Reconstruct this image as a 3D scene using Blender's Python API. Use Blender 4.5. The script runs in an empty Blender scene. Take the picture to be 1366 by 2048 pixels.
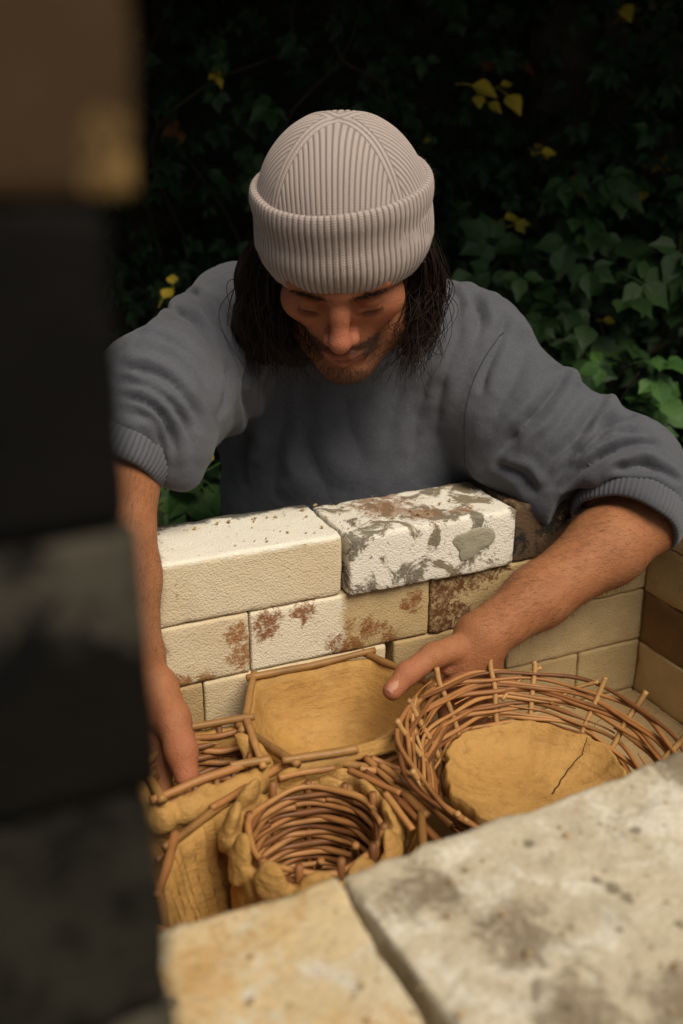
import bpy, bmesh, math, random
import numpy as np
from mathutils import Matrix, Vector
from mathutils.bvhtree import BVHTree
random.seed(7); RNG = np.random.default_rng(7)
SC = bpy.context.scene; COL = SC.collection

# ------------------------------------------------------------------ camera
YAW, PITCH = 0.408, 0.367
CAM = np.array([-0.417, -0.960, 0.430]); FPX = 2000.0
FWD = np.array([math.sin(YAW)*math.cos(PITCH), math.cos(YAW)*math.cos(PITCH), -math.sin(PITCH)])
RGT = np.array([math.cos(YAW), -math.sin(YAW), 0.0]); UPV = np.cross(RGT, FWD)
cam = bpy.data.objects.new('camera', bpy.data.cameras.new('camera')); COL.objects.link(cam)
cam.matrix_world = Matrix(((RGT[0], UPV[0], -FWD[0], CAM[0]), (RGT[1], UPV[1], -FWD[1], CAM[1]),
                           (RGT[2], UPV[2], -FWD[2], CAM[2]), (0, 0, 0, 1)))
cam.data.lens = FPX*36/2048; cam.data.sensor_width = 36; cam.data.clip_start = .02; cam.data.clip_end = 400
cam.data.dof.use_dof = True; cam.data.dof.focus_distance = 1.12; cam.data.dof.aperture_fstop = 3.8
SC.camera = cam
def at(x, y, d):
    """a point of the place, from where it is seen and how far away it stands"""
    return CAM + FWD*d + RGT*((x-683)/FPX*d) + UPV*((1024-y)/FPX*d)

# ------------------------------------------------------------------ light
SUN_DIR = RGT*0.46 + np.array([-FWD[0], -FWD[1], 0])*0.72 + np.array([0, 0, 1.12])
SUN_DIR = SUN_DIR/np.linalg.norm(SUN_DIR)
w = bpy.data.worlds.new('World'); SC.world = w; w.use_nodes = True
nt = w.node_tree; bg = nt.nodes['Background']
sky = nt.nodes.new('ShaderNodeTexSky'); sky.sky_type = 'NISHITA'; sky.sun_disc = False
sky.sun_elevation = math.asin(SUN_DIR[2]); sky.sun_rotation = math.atan2(SUN_DIR[0], SUN_DIR[1])
sky.dust_density = 4.0; sky.air_density = 1.0
hs = nt.nodes.new('ShaderNodeHueSaturation'); hs.inputs['Saturation'].default_value = .30
nt.links.new(sky.outputs[0], hs.inputs['Color']); nt.links.new(hs.outputs[0], bg.inputs[0])
bg.inputs[1].default_value = .050
sun = bpy.data.objects.new('sun', bpy.data.lights.new('sun', 'SUN')); COL.objects.link(sun)
sun.data.energy = 3.0; sun.data.angle = math.radians(34); sun.data.color = (1, .88, .70)
sun.rotation_euler = Vector(SUN_DIR).to_track_quat('Z', 'Y').to_euler()
SC.view_settings.view_transform = 'Standard'; SC.view_settings.look = 'None'
SC.view_settings.exposure = 0.18; SC.view_settings.gamma = 1; SC.view_settings.use_curve_mapping = False

# ------------------------------------------------------------------ helpers
WORLD = {}
def link(name, data, parent=None, M=None):
    o = bpy.data.objects.new(name, data); COL.objects.link(o)
    M = M or Matrix.Identity(4)
    if parent is not None:
        o.parent = parent; o.matrix_parent_inverse = WORLD[parent.name].inverted()
    o.matrix_basis = M; WORLD[o.name] = M.copy()
    return o
def thing(name, label, cat, loc, group=None):
    o = link(name, None, None, Matrix.Translation(Vector(loc))); o.empty_display_size = .05
    return tag(o, label, cat, group)
def tag(o, label=None, cat=None, group=None, kind=None):
    if label: o['label'] = label
    if cat: o['category'] = cat
    if group: o['group'] = group
    if kind: o['kind'] = kind
    return o
def make_mesh(name, V, F, smooth=True):
    me = bpy.data.meshes.new(name); V = np.asarray(V, np.float32)
    if isinstance(F, np.ndarray) and F.ndim == 2:
        k = F.shape[1]; n = len(F)
        me.vertices.add(len(V)); me.vertices.foreach_set('co', V.ravel())
        me.loops.add(n*k); me.loops.foreach_set('vertex_index', F.astype(np.int32).ravel())
        me.polygons.add(n); me.polygons.foreach_set('loop_start', np.arange(n, dtype=np.int32)*k)
        me.update(calc_edges=True)
    else:
        me.from_pydata([tuple(map(float, v)) for v in V], [], [tuple(map(int, f)) for f in F]); me.update()
    if smooth: me.polygons.foreach_set('use_smooth', np.ones(len(me.polygons), bool))
    return me
def obj(name, V, F, mat, parent=None, smooth=True, M=None):
    me = make_mesh(name, V, F, smooth); me.materials.append(mat)
    return link(name, me, parent, M)
_T = np.random.default_rng(3).random((32, 32, 32)).astype(np.float32)
def vnoise(P, s=1.0, seed=0):
    """smooth value noise, -1..1"""
    Q = np.asarray(P, np.float64)*s + seed*7.31; I = np.floor(Q).astype(int); f = Q-I; f = f*f*(3-2*f); I &= 31; J = (I+1) & 31
    x, y, z = f[..., 0], f[..., 1], f[..., 2]
    g = lambda a, b, c: _T[a[..., 0], b[..., 1], c[..., 2]]
    r = ((g(I, I, I)*(1-x)+g(J, I, I)*x)*(1-y) + (g(I, J, I)*(1-x)+g(J, J, I)*x)*y)*(1-z) + \
        ((g(I, I, J)*(1-x)+g(J, I, J)*x)*(1-y) + (g(I, J, J)*(1-x)+g(J, J, J)*x)*y)*z
    return r*2-1
def unit(v): v = np.asarray(v, float); return v/np.linalg.norm(v)
def smooth_path(P, n):
    """Catmull-Rom through the points"""
    P = np.asarray(P, float); m = len(P)
    t = np.linspace(0, m-1-1e-9, n); i = np.floor(t).astype(int); f = (t-i)[:, None]
    g = lambda k: P[np.clip(k, 0, m-1)]
    a, b, c, d = g(i-1), g(i), g(i+1), g(i+2)
    return .5*((2*b)+(c-a)*f+(2*a-5*b+4*c-d)*f*f+(3*b-a-3*c+d)*f**3)
def tube(P, R, sides=6, cap=True):
    P = np.asarray(P, float); n = len(P); R = np.broadcast_to(np.asarray(R, float), (n,))
    T = np.gradient(P, axis=0); T /= np.linalg.norm(T, axis=1, keepdims=True)+1e-12
    N = np.zeros_like(P); a = np.array([0, 0, 1.]) if abs(T[0, 2]) < .9 else np.array([1., 0, 0])
    v = np.cross(T[0], a); v /= np.linalg.norm(v)
    for k in range(n):
        v = v-T[k]*np.dot(v, T[k]); v /= np.linalg.norm(v)+1e-12; N[k] = v
    B = np.cross(T, N); an = np.arange(sides)*2*math.pi/sides
    V = (P[:, None, :] + R[:, None, None]*(np.cos(an)[None, :, None]*N[:, None, :]+np.sin(an)[None, :, None]*B[:, None, :])).reshape(-1, 3)
    F = []
    for k in range(n-1):
        for j in range(sides):
            a_, b_ = k*sides+j, k*sides+(j+1) % sides
            F.append((a_, b_, b_+sides, a_+sides))
    if cap:
        F.append(tuple(range(sides))[::-1]); F.append(tuple((n-1)*sides+j for j in range(sides)))
    return V, F
class Bag:
    """collects shapes that belong to one part"""
    def __init__(s): s.V = []; s.F = []; s.n = 0
    def add(s, VF):
        V, F = VF; s.V.append(np.asarray(V, float)); s.F += [tuple(i+s.n for i in f) for f in F]; s.n += len(V); return s
    def build(s, name, mat, parent=None, smooth=True):
        return obj(name, np.concatenate(s.V), s.F, mat, parent, smooth)

# ------------------------------------------------------------------ materials
class N:
    def __init__(s, name):
        s.m = bpy.data.materials.new(name); s.m.use_nodes = True; s.t = s.m.node_tree; s.b = s.t.nodes['Principled BSDF']
    def new(s, typ, **k):
        n = s.t.nodes.new('ShaderNode'+typ)
        for a, v in k.items(): setattr(n, a, v)
        return n
    def l(s, a, b): s.t.links.new(a, b)
    def setin(s, sock, v):
        if hasattr(v, 'type') and hasattr(v, 'links'): s.l(v, sock)
        elif isinstance(v, (tuple, list)) and sock.type == 'RGBA' and len(v) == 3: sock.default_value = (*v, 1)
        else: sock.default_value = v
    def math(s, op, a, b=0.0, c=None):
        n = s.new('Math', operation=op); s.setin(n.inputs[0], a); s.setin(n.inputs[1], b)
        if c is not None: s.setin(n.inputs[2], c)
        return n.outputs[0]
    def mix(s, f, a, b, bt='MIX'):
        n = s.new('Mix', data_type='RGBA', blend_type=bt); s.setin(n.inputs[0], f); s.setin(n.inputs[6], a); s.setin(n.inputs[7], b); return n.outputs[2]
    def ramp(s, f, lo, hi):
        n = s.new('MapRange'); n.clamp = True; n.interpolation_type = 'SMOOTHSTEP'; s.setin(n.inputs[0], f); n.inputs[1].default_value = lo; n.inputs[2].default_value = hi; return n.outputs[0]
    def coords(s, rnd=True):
        tc = s.new('TexCoord'); v = tc.outputs['Object']
        if rnd:
            oi = s.new('ObjectInfo'); mm = s.new('VectorMath', operation='ADD'); s.l(v, mm.inputs[0])
            k = s.math('MULTIPLY', oi.outputs['Random'], 37.0); s.l(k, mm.inputs[1]); s.rand = oi.outputs['Random']; return mm.outputs[0]
        return v
    def noise(s, v, scale, detail=3, rough=.55, dist=0.0):
        n = s.new('TexNoise'); s.l(v, n.inputs['Vector']); n.inputs['Scale'].default_value = scale; n.inputs['Detail'].default_value = detail
        n.inputs['Roughness'].default_value = rough; n.inputs['Distortion'].default_value = dist; return n.outputs[0]
    def voro(s, v, scale, feature='F1'):
        n = s.new('TexVoronoi', feature=feature); s.l(v, n.inputs['Vector']); n.inputs['Scale'].default_value = scale; return n.outputs['Distance']
    def bump(s, h, dist, strength=1.0, prev=None):
        n = s.new('Bump'); n.inputs['Strength'].default_value = strength; n.inputs['Distance'].default_value = dist; s.l(h, n.inputs['Height'])
        if prev: s.l(prev, n.inputs['Normal'])
        return n.outputs[0]
    def attr(s, name): n = s.new('Attribute', attribute_name=name); return n.outputs['Fac']
    def out(s, col, rough=.8, normal=None, spec=.3, **k):
        s.setin(s.b.inputs['Base Color'], col); s.setin(s.b.inputs['Roughness'], rough); s.b.inputs['Specular IOR Level'].default_value = spec
        if normal: s.l(normal, s.b.inputs['Normal'])
        for a, v in k.items(): s.setin(s.b.inputs[a], v)
        return s.m

def brick_mat(name, base, alt, rust=(.16, .055, .018), rust_amt=0.0, soot=(.02, .018, .016), soot_amt=0.0, white=None, white_amt=0.0,
              blobs=(), blob_col=(.13, .045, .015), half=None, grain=1.0, edge_soot=0.0, coarse=False, soft=1.0, spec=.25, top_white=None, top_col=None):
    n = N(name); v = n.coords(True); vo = n.new('TexCoord').outputs['Object']
    big = n.noise(v, 9, 4, .6); mid = n.noise(v, 34, 5, .65); fine = n.noise(v, 210, 4, .7)
    col = n.mix(n.ramp(big, .32, .68), base, alt)
    col = n.mix(n.math('MULTIPLY', n.ramp(mid, .35, .75), .35), col, tuple(c*.72 for c in base))
    if half:
        sep = n.new('SeparateXYZ'); n.l(vo, sep.inputs[0])
        f = n.ramp(n.math('ADD', sep.outputs[0], n.math('MULTIPLY', n.math('SUBTRACT', mid, .5), .03)), half[0]-.006, half[0]+.006)
        col = n.mix(f, half[1], col)
    if white:
        p = n.noise(v, 26, 7, .72, .6)
        col = n.mix(n.ramp(p, 1-white_amt-.025*soft, 1-white_amt+.025*soft), col, white)
    grime = n.noise(v, 17, 8, .75, .8)
    if soot_amt: col = n.mix(n.ramp(grime, 1-soot_amt-.05*soft, 1-soot_amt+.07*soft), col, soot)
    if rust_amt:
        r2 = n.noise(v, 23, 8, .74, .4)
        col = n.mix(n.math('MULTIPLY', n.ramp(r2, 1-rust_amt-.02*soft, 1-rust_amt+.05*soft), n.math('ADD', .35, n.math('MULTIPLY', n.ramp(fine, .38, .58), .6))), col, rust)
    if edge_soot or top_col:
        sep = n.new('SeparateXYZ'); n.l(vo, sep.inputs[0])
        if top_col:
            f = n.ramp(n.math('ADD', sep.outputs[2], n.math('MULTIPLY', n.math('SUBTRACT', mid, .5), .012)), .030, .036)
            col = n.mix(f, col, top_col)
        if edge_soot:
            f = n.ramp(n.math('ADD', sep.outputs[1], n.math('MULTIPLY', n.math('SUBTRACT', mid, .5), .05)), .057-edge_soot-.006, .057-edge_soot+.006)
            col = n.mix(n.math('MULTIPLY', f, .93), col, (.06, .057, .05))
    if blobs:
        tot = None
        for (bx, by, bz, br) in blobs:
            d = n.new('VectorMath', operation='DISTANCE'); n.l(vo, d.inputs[0]); d.inputs[1].default_value = (bx, by, bz)
            f = n.math('SUBTRACT', 1.0, n.math('DIVIDE', d.outputs['Value'], br*1.35))
            tot = f if tot is None else n.math('MAXIMUM', tot, f)
        f = n.math('ADD', n.math('MULTIPLY', n.math('MAXIMUM', tot, -.6), .9), n.math('MULTIPLY', n.math('SUBTRACT', n.noise(v, 55, 9, .82, .7), .5), 4.2))
        col = n.mix(n.math('MULTIPLY', n.ramp(f, .15-.2*(soft-1), .42+.2*(soft-1)), n.math('ADD', .30, n.math('MULTIPLY', n.ramp(n.noise(v, 150, 4, .7), .34, .56), .65)) if soft == 1 else .8), col, blob_col)
    if coarse:
        sp = n.math('ADD', n.voro(v, 48), n.math('MULTIPLY', n.math('SUBTRACT', n.noise(v, 30, 4, .7), .5), 1.3))
        col = n.mix(n.math('MULTIPLY', n.ramp(n.math('MULTIPLY', sp, -1.0), -.12, .0), .75), col, (.10, .075, .05))
        col = n.mix(n.math('MULTIPLY', n.ramp(fine, .35, .7), .35), col, (.30, .25, .17))
    g = n.voro(v, 430 if not coarse else 260); pits = n.noise(v, 420, 2, .5)
    speck = n.ramp(n.math('ADD', n.noise(v, 120, 2, .6), n.math('MULTIPLY', fine, .5)), .94, 1.02)
    col = n.mix(n.math('MULTIPLY', speck, .55), col, (.16, .10, .05) if spec > .1 else tuple(c*1.6 for c in base))
    h = n.math('ADD', n.math('MULTIPLY', g, -1.0), n.math('MULTIPLY', pits, .8))
    h2 = n.math('ADD', fine, n.math('MULTIPLY', mid, .6))
    nb = n.bump(h, .0009*grain, .65); nb = n.bump(h2, .0009*grain, .7, nb)
    return n.out(col, .85, nb, spec)

CREAM, TAN, WHITE = (.68, .57, .39), (.56, .435, .25), (.78, .74, .64)
MB = dict(
    white=brick_mat('white_firebrick', (.70, .61, .44), (.66, .55, .37), rust_amt=.22, edge_soot=.016, top_col=WHITE),
    painted=brick_mat('peeling_painted_firebrick', (.20, .18, .14), (.25, .20, .13), white=(.76, .72, .63), white_amt=.51, rust_amt=.30, soft=1.5,
                      blobs=[(-.03, .02, .04, .035), (.005, -.02, .04, .022), (.05, -.03, .039, .016)], blob_col=(.26, .14, .07)),
    burnt=brick_mat('burnt_firebrick', (.13, .085, .045), (.09, .055, .03), soot_amt=.50, rust=(.30, .19, .09), rust_amt=.40),
    cream=brick_mat('cream_firebrick', CREAM, (.56, .45, .28), rust_amt=.27),
    cream_rust=brick_mat('rust_stained_cream_firebrick', (.68, .58, .41), (.62, .50, .32), rust_amt=.30,
                         blobs=[(.105, -.057, -.01, .022), (.10, -.057, .012, .016), (.03, -.057, -.035, .016), (.06, -.057, -.036, .012)], blob_col=(.30, .13, .04)),
    half=brick_mat('half_whitewashed_firebrick', (.52, .40, .22), (.47, .34, .17), half=(.0, (.73, .66, .51)), rust_amt=.33,
                   blobs=[(-.092, -.057, .02, .017), (-.052, -.057, .026, .014), (.0, -.057, -.028, .022), (.035, -.057, -.012, .015), (.09, -.057, .012, .014), (.06, -.057, -.03, .012)],
                   blob_col=(.22, .085, .025)),
    burntend=brick_mat('brick_with_burnt_end', (.50, .38, .20), (.44, .32, .16), rust_amt=.33,
                       blobs=[(-.114, -.05, .02, .04), (-.10, -.05, -.01, .035), (-.06, -.05, .045, .03), (-.114, -.05, -.04, .03), (-.02, -.05, .045, .022)], blob_col=(.10, .035, .012)),
    tan=brick_mat('tan_firebrick', TAN, (.43, .32, .165), rust_amt=.22, grain=1.2),
    tan_rust=brick_mat('tan_firebrick_with_stains', (.46, .34, .18), (.40, .27, .13), rust_amt=.36),
    brown=brick_mat('brown_scorched_firebrick', (.22, .13, .055), (.16, .09, .04), soot_amt=.36, rust_amt=.30),
    near_cream=brick_mat('near_cream_firebrick', (.68, .61, .45), (.66, .49, .26), rust=(.50, .28, .09), rust_amt=.45, soot=(.20, .16, .10), soot_amt=.27, white=(.68, .64, .53), white_amt=.42, coarse=True, grain=.8, soft=2.2,
                        blobs=[(.07, -.04, .038, .045), (.03, -.085, .038, .05), (-.06, -.08, .038, .04), (.02, .075, .038, .018)], blob_col=(.56, .33, .12)),
    near_grey=brick_mat('grey_sooty_firebrick', (.62, .55, .41), (.54, .465, .34), rust=(.40, .24, .12), rust_amt=.39, soot=(.17, .15, .115), soot_amt=.36, white=(.70, .65, .54), white_amt=.46, coarse=True, grain=.8, soft=2.4,
                        blobs=[(-.15, .085, .04, .022), (-.12, .03, .04, .024), (-.125, -.02, .04, .022), (.085, .03, .04, .036), (.088, .108, .04, .026), (.11, .118, .04, .022), (.04, -.085, .04, .05), (-.07, -.06, .04, .03)], blob_col=(.13, .09, .055)),
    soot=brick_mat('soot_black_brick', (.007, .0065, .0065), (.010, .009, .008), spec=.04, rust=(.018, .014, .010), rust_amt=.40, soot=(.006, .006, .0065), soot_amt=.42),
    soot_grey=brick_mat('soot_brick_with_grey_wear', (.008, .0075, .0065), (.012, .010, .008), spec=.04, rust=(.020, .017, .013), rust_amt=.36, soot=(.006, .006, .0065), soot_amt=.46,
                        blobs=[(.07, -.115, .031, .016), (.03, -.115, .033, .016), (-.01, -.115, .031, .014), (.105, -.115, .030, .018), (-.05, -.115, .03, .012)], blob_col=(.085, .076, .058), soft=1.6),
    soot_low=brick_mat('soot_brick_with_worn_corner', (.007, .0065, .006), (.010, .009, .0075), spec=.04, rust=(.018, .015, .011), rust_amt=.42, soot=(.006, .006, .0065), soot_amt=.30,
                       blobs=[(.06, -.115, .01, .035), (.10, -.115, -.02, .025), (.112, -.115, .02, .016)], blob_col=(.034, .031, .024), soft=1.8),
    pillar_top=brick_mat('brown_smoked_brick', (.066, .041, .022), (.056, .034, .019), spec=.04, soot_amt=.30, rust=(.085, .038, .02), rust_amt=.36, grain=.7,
                         blobs=[(.113, -.114, -.033, .010)], blob_col=(.26, .16, .06)),  # the pale blob paints a highlight onto the lower corner
)

def clay_mat(name, c1, c2, c3):
    n = N(name); v = n.coords(True)
    a = n.noise(v, 14, 4, .6, .6); b = n.noise(v, 60, 6, .7); f = n.noise(v, 260, 4, .7)
    mp = n.new('Mapping'); n.l(v, mp.inputs[0]); mp.inputs['Scale'].default_value = (1, 1, 6); st = n.noise(mp.outputs[0], 26, 5, .7, .5)
    col = n.mix(n.ramp(a, .35, .7), c1, c2); col = n.mix(n.math('MULTIPLY', n.ramp(b, .5, .75), .55), col, c3)
    col = n.mix(n.math('MULTIPLY', n.ramp(st, .50, .70), .45), col, c3)
    col = n.mix(n.math('MULTIPLY', n.ramp(n.noise(v, 9, 5, .65, 1.0), .52, .66), .55), col, tuple(c*.62 for c in c1))
    col = n.mix(n.math('MULTIPLY', n.ramp(n.noise(v, 19, 6, .7, .6), .56, .70), .5), col, (c1[0]*1.12, c1[1]*1.22, c1[2]*1.6))
    col = n.mix(n.math('MULTIPLY', n.ramp(f, .62, .70), .5), col, tuple(c*.4 for c in c3))
    h = n.math('ADD', n.math('MULTIPLY', b, 1.6), n.math('ADD', n.math('MULTIPLY', f, .5), st))
    return n.out(col, n.math('ADD', .55, n.math('MULTIPLY', b, .25)), n.bump(h, .0022, .8), .3)
M_CLAY = clay_mat('ochre_clay', (.48, .275, .085), (.42, .23, .063), (.26, .13, .034))
M_CLAYD = clay_mat('dark_ochre_clay', (.31, .155, .042), (.26, .125, .033), (.15, .07, .018))
M_CRACK = N('clay_crack').out((.06, .025, .01), .95)
def wicker_mat(name, c1, c2):
    n = N(name); v = n.coords(True)
    a = n.noise(v, 22, 4, .6); f = n.noise(v, 180, 3, .6)
    col = n.mix(n.math('MULTIPLY', n.rand, 1.0), c1, c2)
    col = n.mix(n.math('MULTIPLY', n.ramp(a, .45, .72), .6), col, tuple(c*.45 for c in c2))
    return n.out(col, .5, n.bump(f, .0006, .5), .4)
M_WICK = wicker_mat('peeled_willow', (.47, .235, .080), (.33, .14, .045))
M_WICKL = wicker_mat('pale_willow_tip', (.50, .29, .11), (.42, .22, .08))
M_WICKD = wicker_mat('dark_willow', (.30, .125, .040), (.17, .066, .022))
M_STICKC = wicker_mat('clay_smeared_willow', (.36, .19, .06), (.25, .12, .036))

def leaf_mat(name, c1, c2, rough=.5):
    n = N(name); v = n.coords(False); oi = n.new('ObjectInfo')
    a = n.noise(v, 9, 3, .6); f = n.noise(v, 60, 3, .6)
    col = n.mix(n.ramp(n.math('ADD', a, n.math('MULTIPLY', n.math('SUBTRACT', oi.outputs['Random'], .5), .5)), .3, .7), c1, c2)
    return n.out(col, rough, n.bump(f, .004, .4), .25)
M_LEAF = [leaf_mat('dark_green_leaf', (.016, .037, .014), (.026, .056, .020)), leaf_mat('green_leaf', (.024, .056, .017), (.038, .080, .023)),
          leaf_mat('bright_green_leaf', (.050, .125, .030), (.075, .165, .038)), leaf_mat('yellow_autumn_leaf', (.55, .40, .040), (.38, .30, .035)),
          leaf_mat('brown_autumn_leaf', (.14, .06, .02), (.09, .04, .015))]
M_STEM = N('woody_stem').out((.045, .032, .02), .9)
M_BARK = (lambda n: n.out(n.mix(n.ramp(n.noise(n.coords(False), 14, 5), .35, .7), (.04, .03, .022), (.075, .06, .045)), .95, n.bump(n.noise(n.coords(False), 30, 5), .02)))(N('bark'))
M_SOIL = (lambda n: n.out(n.mix(n.ramp(n.noise(n.coords(False), 6, 6), .35, .7), (.018, .013, .009), (.035, .027, .017)), .95, n.bump(n.noise(n.coords(False), 25, 6), .03)))(N('soil'))
M_GRND = (lambda n: n.out(n.mix(n.ramp(n.noise(n.coords(False), 3, 6), .35, .7), (.05, .045, .025), (.035, .05, .018)), .95, n.bump(n.noise(n.coords(False), 40, 6), .02)))(N('trodden_grass_ground'))

# skin, hair and cloth
def skin():
    n = N('skin'); v = n.coords(False); fl = n.attr('flush_shade'); lp = n.attr('lip'); be = n.attr('beard')
    a = n.noise(v, 28, 4, .6); f = n.noise(v, 420, 3, .6); m = n.noise(v, 130, 4, .65)
    col = n.mix(n.ramp(a, .35, .7), (.375, .158, .070), (.315, .124, .052))
    col = n.mix(n.math('MULTIPLY', n.ramp(m, .48, .72), .45), col, (.28, .115, .052))
    col = n.mix(n.math('MULTIPLY', fl, .75), col, (.44, .135, .085))
    col = n.mix(n.math('MULTIPLY', lp, .8), col, (.30, .085, .07))
    col = n.mix(n.math('MULTIPLY', be, .62), col, (.07, .038, .022))
    vo = n.voro(v, 700)
    h = n.math('ADD', n.math('MULTIPLY', m, 1.2), n.math('ADD', f, n.math('MULTIPLY', vo, -.6)))
    return n.out(col, n.math('ADD', .48, n.math('MULTIPLY', a, .2)), n.bump(h, .0011, .7), .28,
                 **{'Subsurface Weight': .12, 'Subsurface Radius': (1.0, .35, .2), 'Subsurface Scale': .006})
M_SKIN = skin()
M_NAIL = N('nail').out((.46, .225, .145), .5, None, .25)
M_DUST = N('dried_clay_on_skin').out((.60, .52, .42), .9)
M_HAIR = N('dark_brown_hair').out((.017, .0085, .0055), .55, None, .2)
M_BEARD = N('brown_beard_hair').out((.06, .030, .016), .5, None, .4)
M_ARMH = N('arm_hair').out((.10, .045, .02), .5)
def cloth():
    n = N('grey_fleece'); v = n.coords(False); a = n.noise(v, 7, 4, .6); f = n.noise(v, 900, 2, .6); g = n.noise(v, 300, 4, .75)
    col = n.mix(n.ramp(a, .3, .7), (.090, .095, .112), (.077, .082, .099)); col = n.mix(n.math('MULTIPLY', n.ramp(g, .4, .75), .6), col, (.125, .13, .148))
    h = n.math('ADD', n.math('MULTIPLY', f, .5), g)
    return n.out(col, .95, n.bump(h, .0010, .7), .1, **{'Sheen Weight': .12, 'Sheen Roughness': .5})
M_CLOTH = cloth()
def ribcloth():
    n = N('grey_ribbed_cuff'); u = n.attr('rib'); v = n.coords(False)
    s = n.math('SINE', n.math('MULTIPLY', u, 2*math.pi)); g = n.noise(v, 400, 3, .7)
    col = n.mix(n.ramp(s, -.9, .4), (.080, .084, .100), (.098, .102, .120))
    return n.out(col, .95, n.bump(n.math('ADD', n.math('MULTIPLY', s, .35), g), .0008, .8), .1, **{'Sheen Weight': .2})
M_CUFF = ribcloth()
def knit():
    n = N('ribbed_knit_wool'); u = n.attr('rib'); w_ = n.attr('row'); v = n.coords(False)
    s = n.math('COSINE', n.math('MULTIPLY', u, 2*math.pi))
    # V-shaped stitches: rows slanted by which side of the rib they lie on
    fr = n.math('FRACT', u); tri = n.math('ABSOLUTE', n.math('SUBTRACT', fr, .5))
    st = n.math('SINE', n.math('MULTIPLY', n.math('ADD', w_, n.math('MULTIPLY', tri, 1.4)), 2*math.pi))
    g = n.noise(v, 700, 3, .75); b = n.noise(v, 30, 3, .6)
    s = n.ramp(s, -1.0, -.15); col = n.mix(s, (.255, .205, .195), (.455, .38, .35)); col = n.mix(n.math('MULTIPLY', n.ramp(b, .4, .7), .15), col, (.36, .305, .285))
    h = n.math('ADD', n.math('MULTIPLY', st, .30), n.math('ADD', s, n.math('MULTIPLY', g, 1.3)))
    return n.out(col, .95, n.bump(h, .0007, .8), .1, **{'Sheen Weight': .2, 'Sheen Roughness': .5})
M_KNIT = knit()
M_WOOL = N('wool_fuzz').out((.44, .39, .355), .9)
M_DENIM = N('dark_trousers').out((.03, .032, .04), .9)
M_SHOE = N('brown_boots').out((.06, .035, .02), .7)
M_MORTAR = brick_mat('grey_mortar_flake', (.38, .355, .27), (.30, .275, .20), rust_amt=.2, grain=.5)
M_SEAM = N('seam_thread').out((.040, .042, .050), .95)

# ------------------------------------------------------------------ setting
GZ = -1.064
Hh = np.array([FWD[0], FWD[1], 0]); Hh /= np.linalg.norm(Hh)          # away from the camera, level
def loc3(u, d, z): p = CAM + RGT*u + Hh*d; return np.array([p[0], p[1], z])
g = np.linspace(-1, 1, 61); g = np.sign(g)*np.abs(g)**2*150
X, Y = np.meshgrid(g, g); Zg = GZ + .02*vnoise(np.stack([X, Y, 0*X], -1), 1.3)-.01
Vg = np.stack([X, Y, Zg], -1).reshape(-1, 3); ii = np.arange(60*61).reshape(60, 61)[:, :60].ravel()
tag(obj('ground', Vg, np.stack([ii, ii+1, ii+62, ii+61], 1), M_GRND), kind='structure')
# dark earth slope added behind the hedge, blocks sky light through the gaps
us = np.linspace(-6, 6, 61); ts = np.linspace(0, 1, 41)
U, T = np.meshgrid(us, ts); D = 3.35+T*1.3+U**2*.03; Z = GZ-.1+T*4.6
Pb = np.stack([U, D, Z], -1); D = D+.25*vnoise(Pb, 1.4)
Vb = (CAM[None, None]+RGT*U[..., None]+Hh*D[..., None]); Vb[..., 2] = Z
ii = (np.arange(40)[:, None]*61+np.arange(60)[None]).ravel()
tag(obj('sky_block_bank', Vb.reshape(-1, 3), np.stack([ii, ii+1, ii+62, ii+61], 1), M_SOIL), kind='structure')

# ------------------------------------------------------------------ bricks
BL, BW, BH = .229, .114, .076
def brick_mesh(L, W, H, seed, r=.0016, chip=.0038, step=.007, rough=.0006):
    nx, ny, nz = max(6, int(L/step)), max(5, int(W/step)), max(5, int(H/step))
    verts = {}; F = []; V = []
    def vid(i, j, k):
        if (i, j, k) not in verts: verts[(i, j, k)] = len(V); V.append((i/nx-.5, j/ny-.5, k/nz-.5))
        return verts[(i, j, k)]
    for i in range(nx):
        for j in range(ny):
            F.append((vid(i, j, nz), vid(i+1, j, nz), vid(i+1, j+1, nz), vid(i, j+1, nz))); F.append((vid(i, j+1, 0), vid(i+1, j+1, 0), vid(i+1, j, 0), vid(i, j, 0)))
    for i in range(nx):
        for k in range(nz):
            F.append((vid(i, 0, k), vid(i+1, 0, k), vid(i+1, 0, k+1), vid(i, 0, k+1))); F.append((vid(i, ny, k+1), vid(i+1, ny, k+1), vid(i+1, ny, k), vid(i, ny, k)))
    for j in range(ny):
        for k in range(nz):
            F.append((vid(nx, j, k), vid(nx, j+1, k), vid(nx, j+1, k+1), vid(nx, j, k+1))); F.append((vid(0, j, k+1), vid(0, j+1, k+1), vid(0, j+1, k), vid(0, j, k)))
    P = np.array(V); P = np.sign(P)*.5*(1-(1-np.abs(P)*2)**1.35)           # denser near the edges
    P = P*[L, W, H]; half = np.array([L, W, H])/2
    rr = r+np.clip(vnoise(P, 45, seed), 0, 1)**2*chip*1.6+np.clip(vnoise(P, 130, seed+3), 0, 1)*chip*.5
    q = np.abs(P)-(half-rr[:, None]); o = np.clip(q, 0, None); ln = np.linalg.norm(o, axis=1)
    s = np.sign(P); core = np.minimum(np.abs(P), half-rr[:, None])
    dirn = np.where(ln[:, None] > 1e-9, o/np.maximum(ln, 1e-9)[:, None], 0)
    P2 = s*(core+dirn*np.minimum(ln, rr)[:, None])
    P2 += (vnoise(P, 25, seed+5)*rough*1.5+vnoise(P, 110, seed+6)*rough)[:, None]*s*np.where(q > -rr[:, None]*.2, 1, 0)
    me = make_mesh('brick', P2, np.array(F)); return me
kiln = thing('brick_kiln', 'open square kiln stacked from pale firebricks with clay pots inside', 'kiln', (0.0, -.25, GZ))
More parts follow.
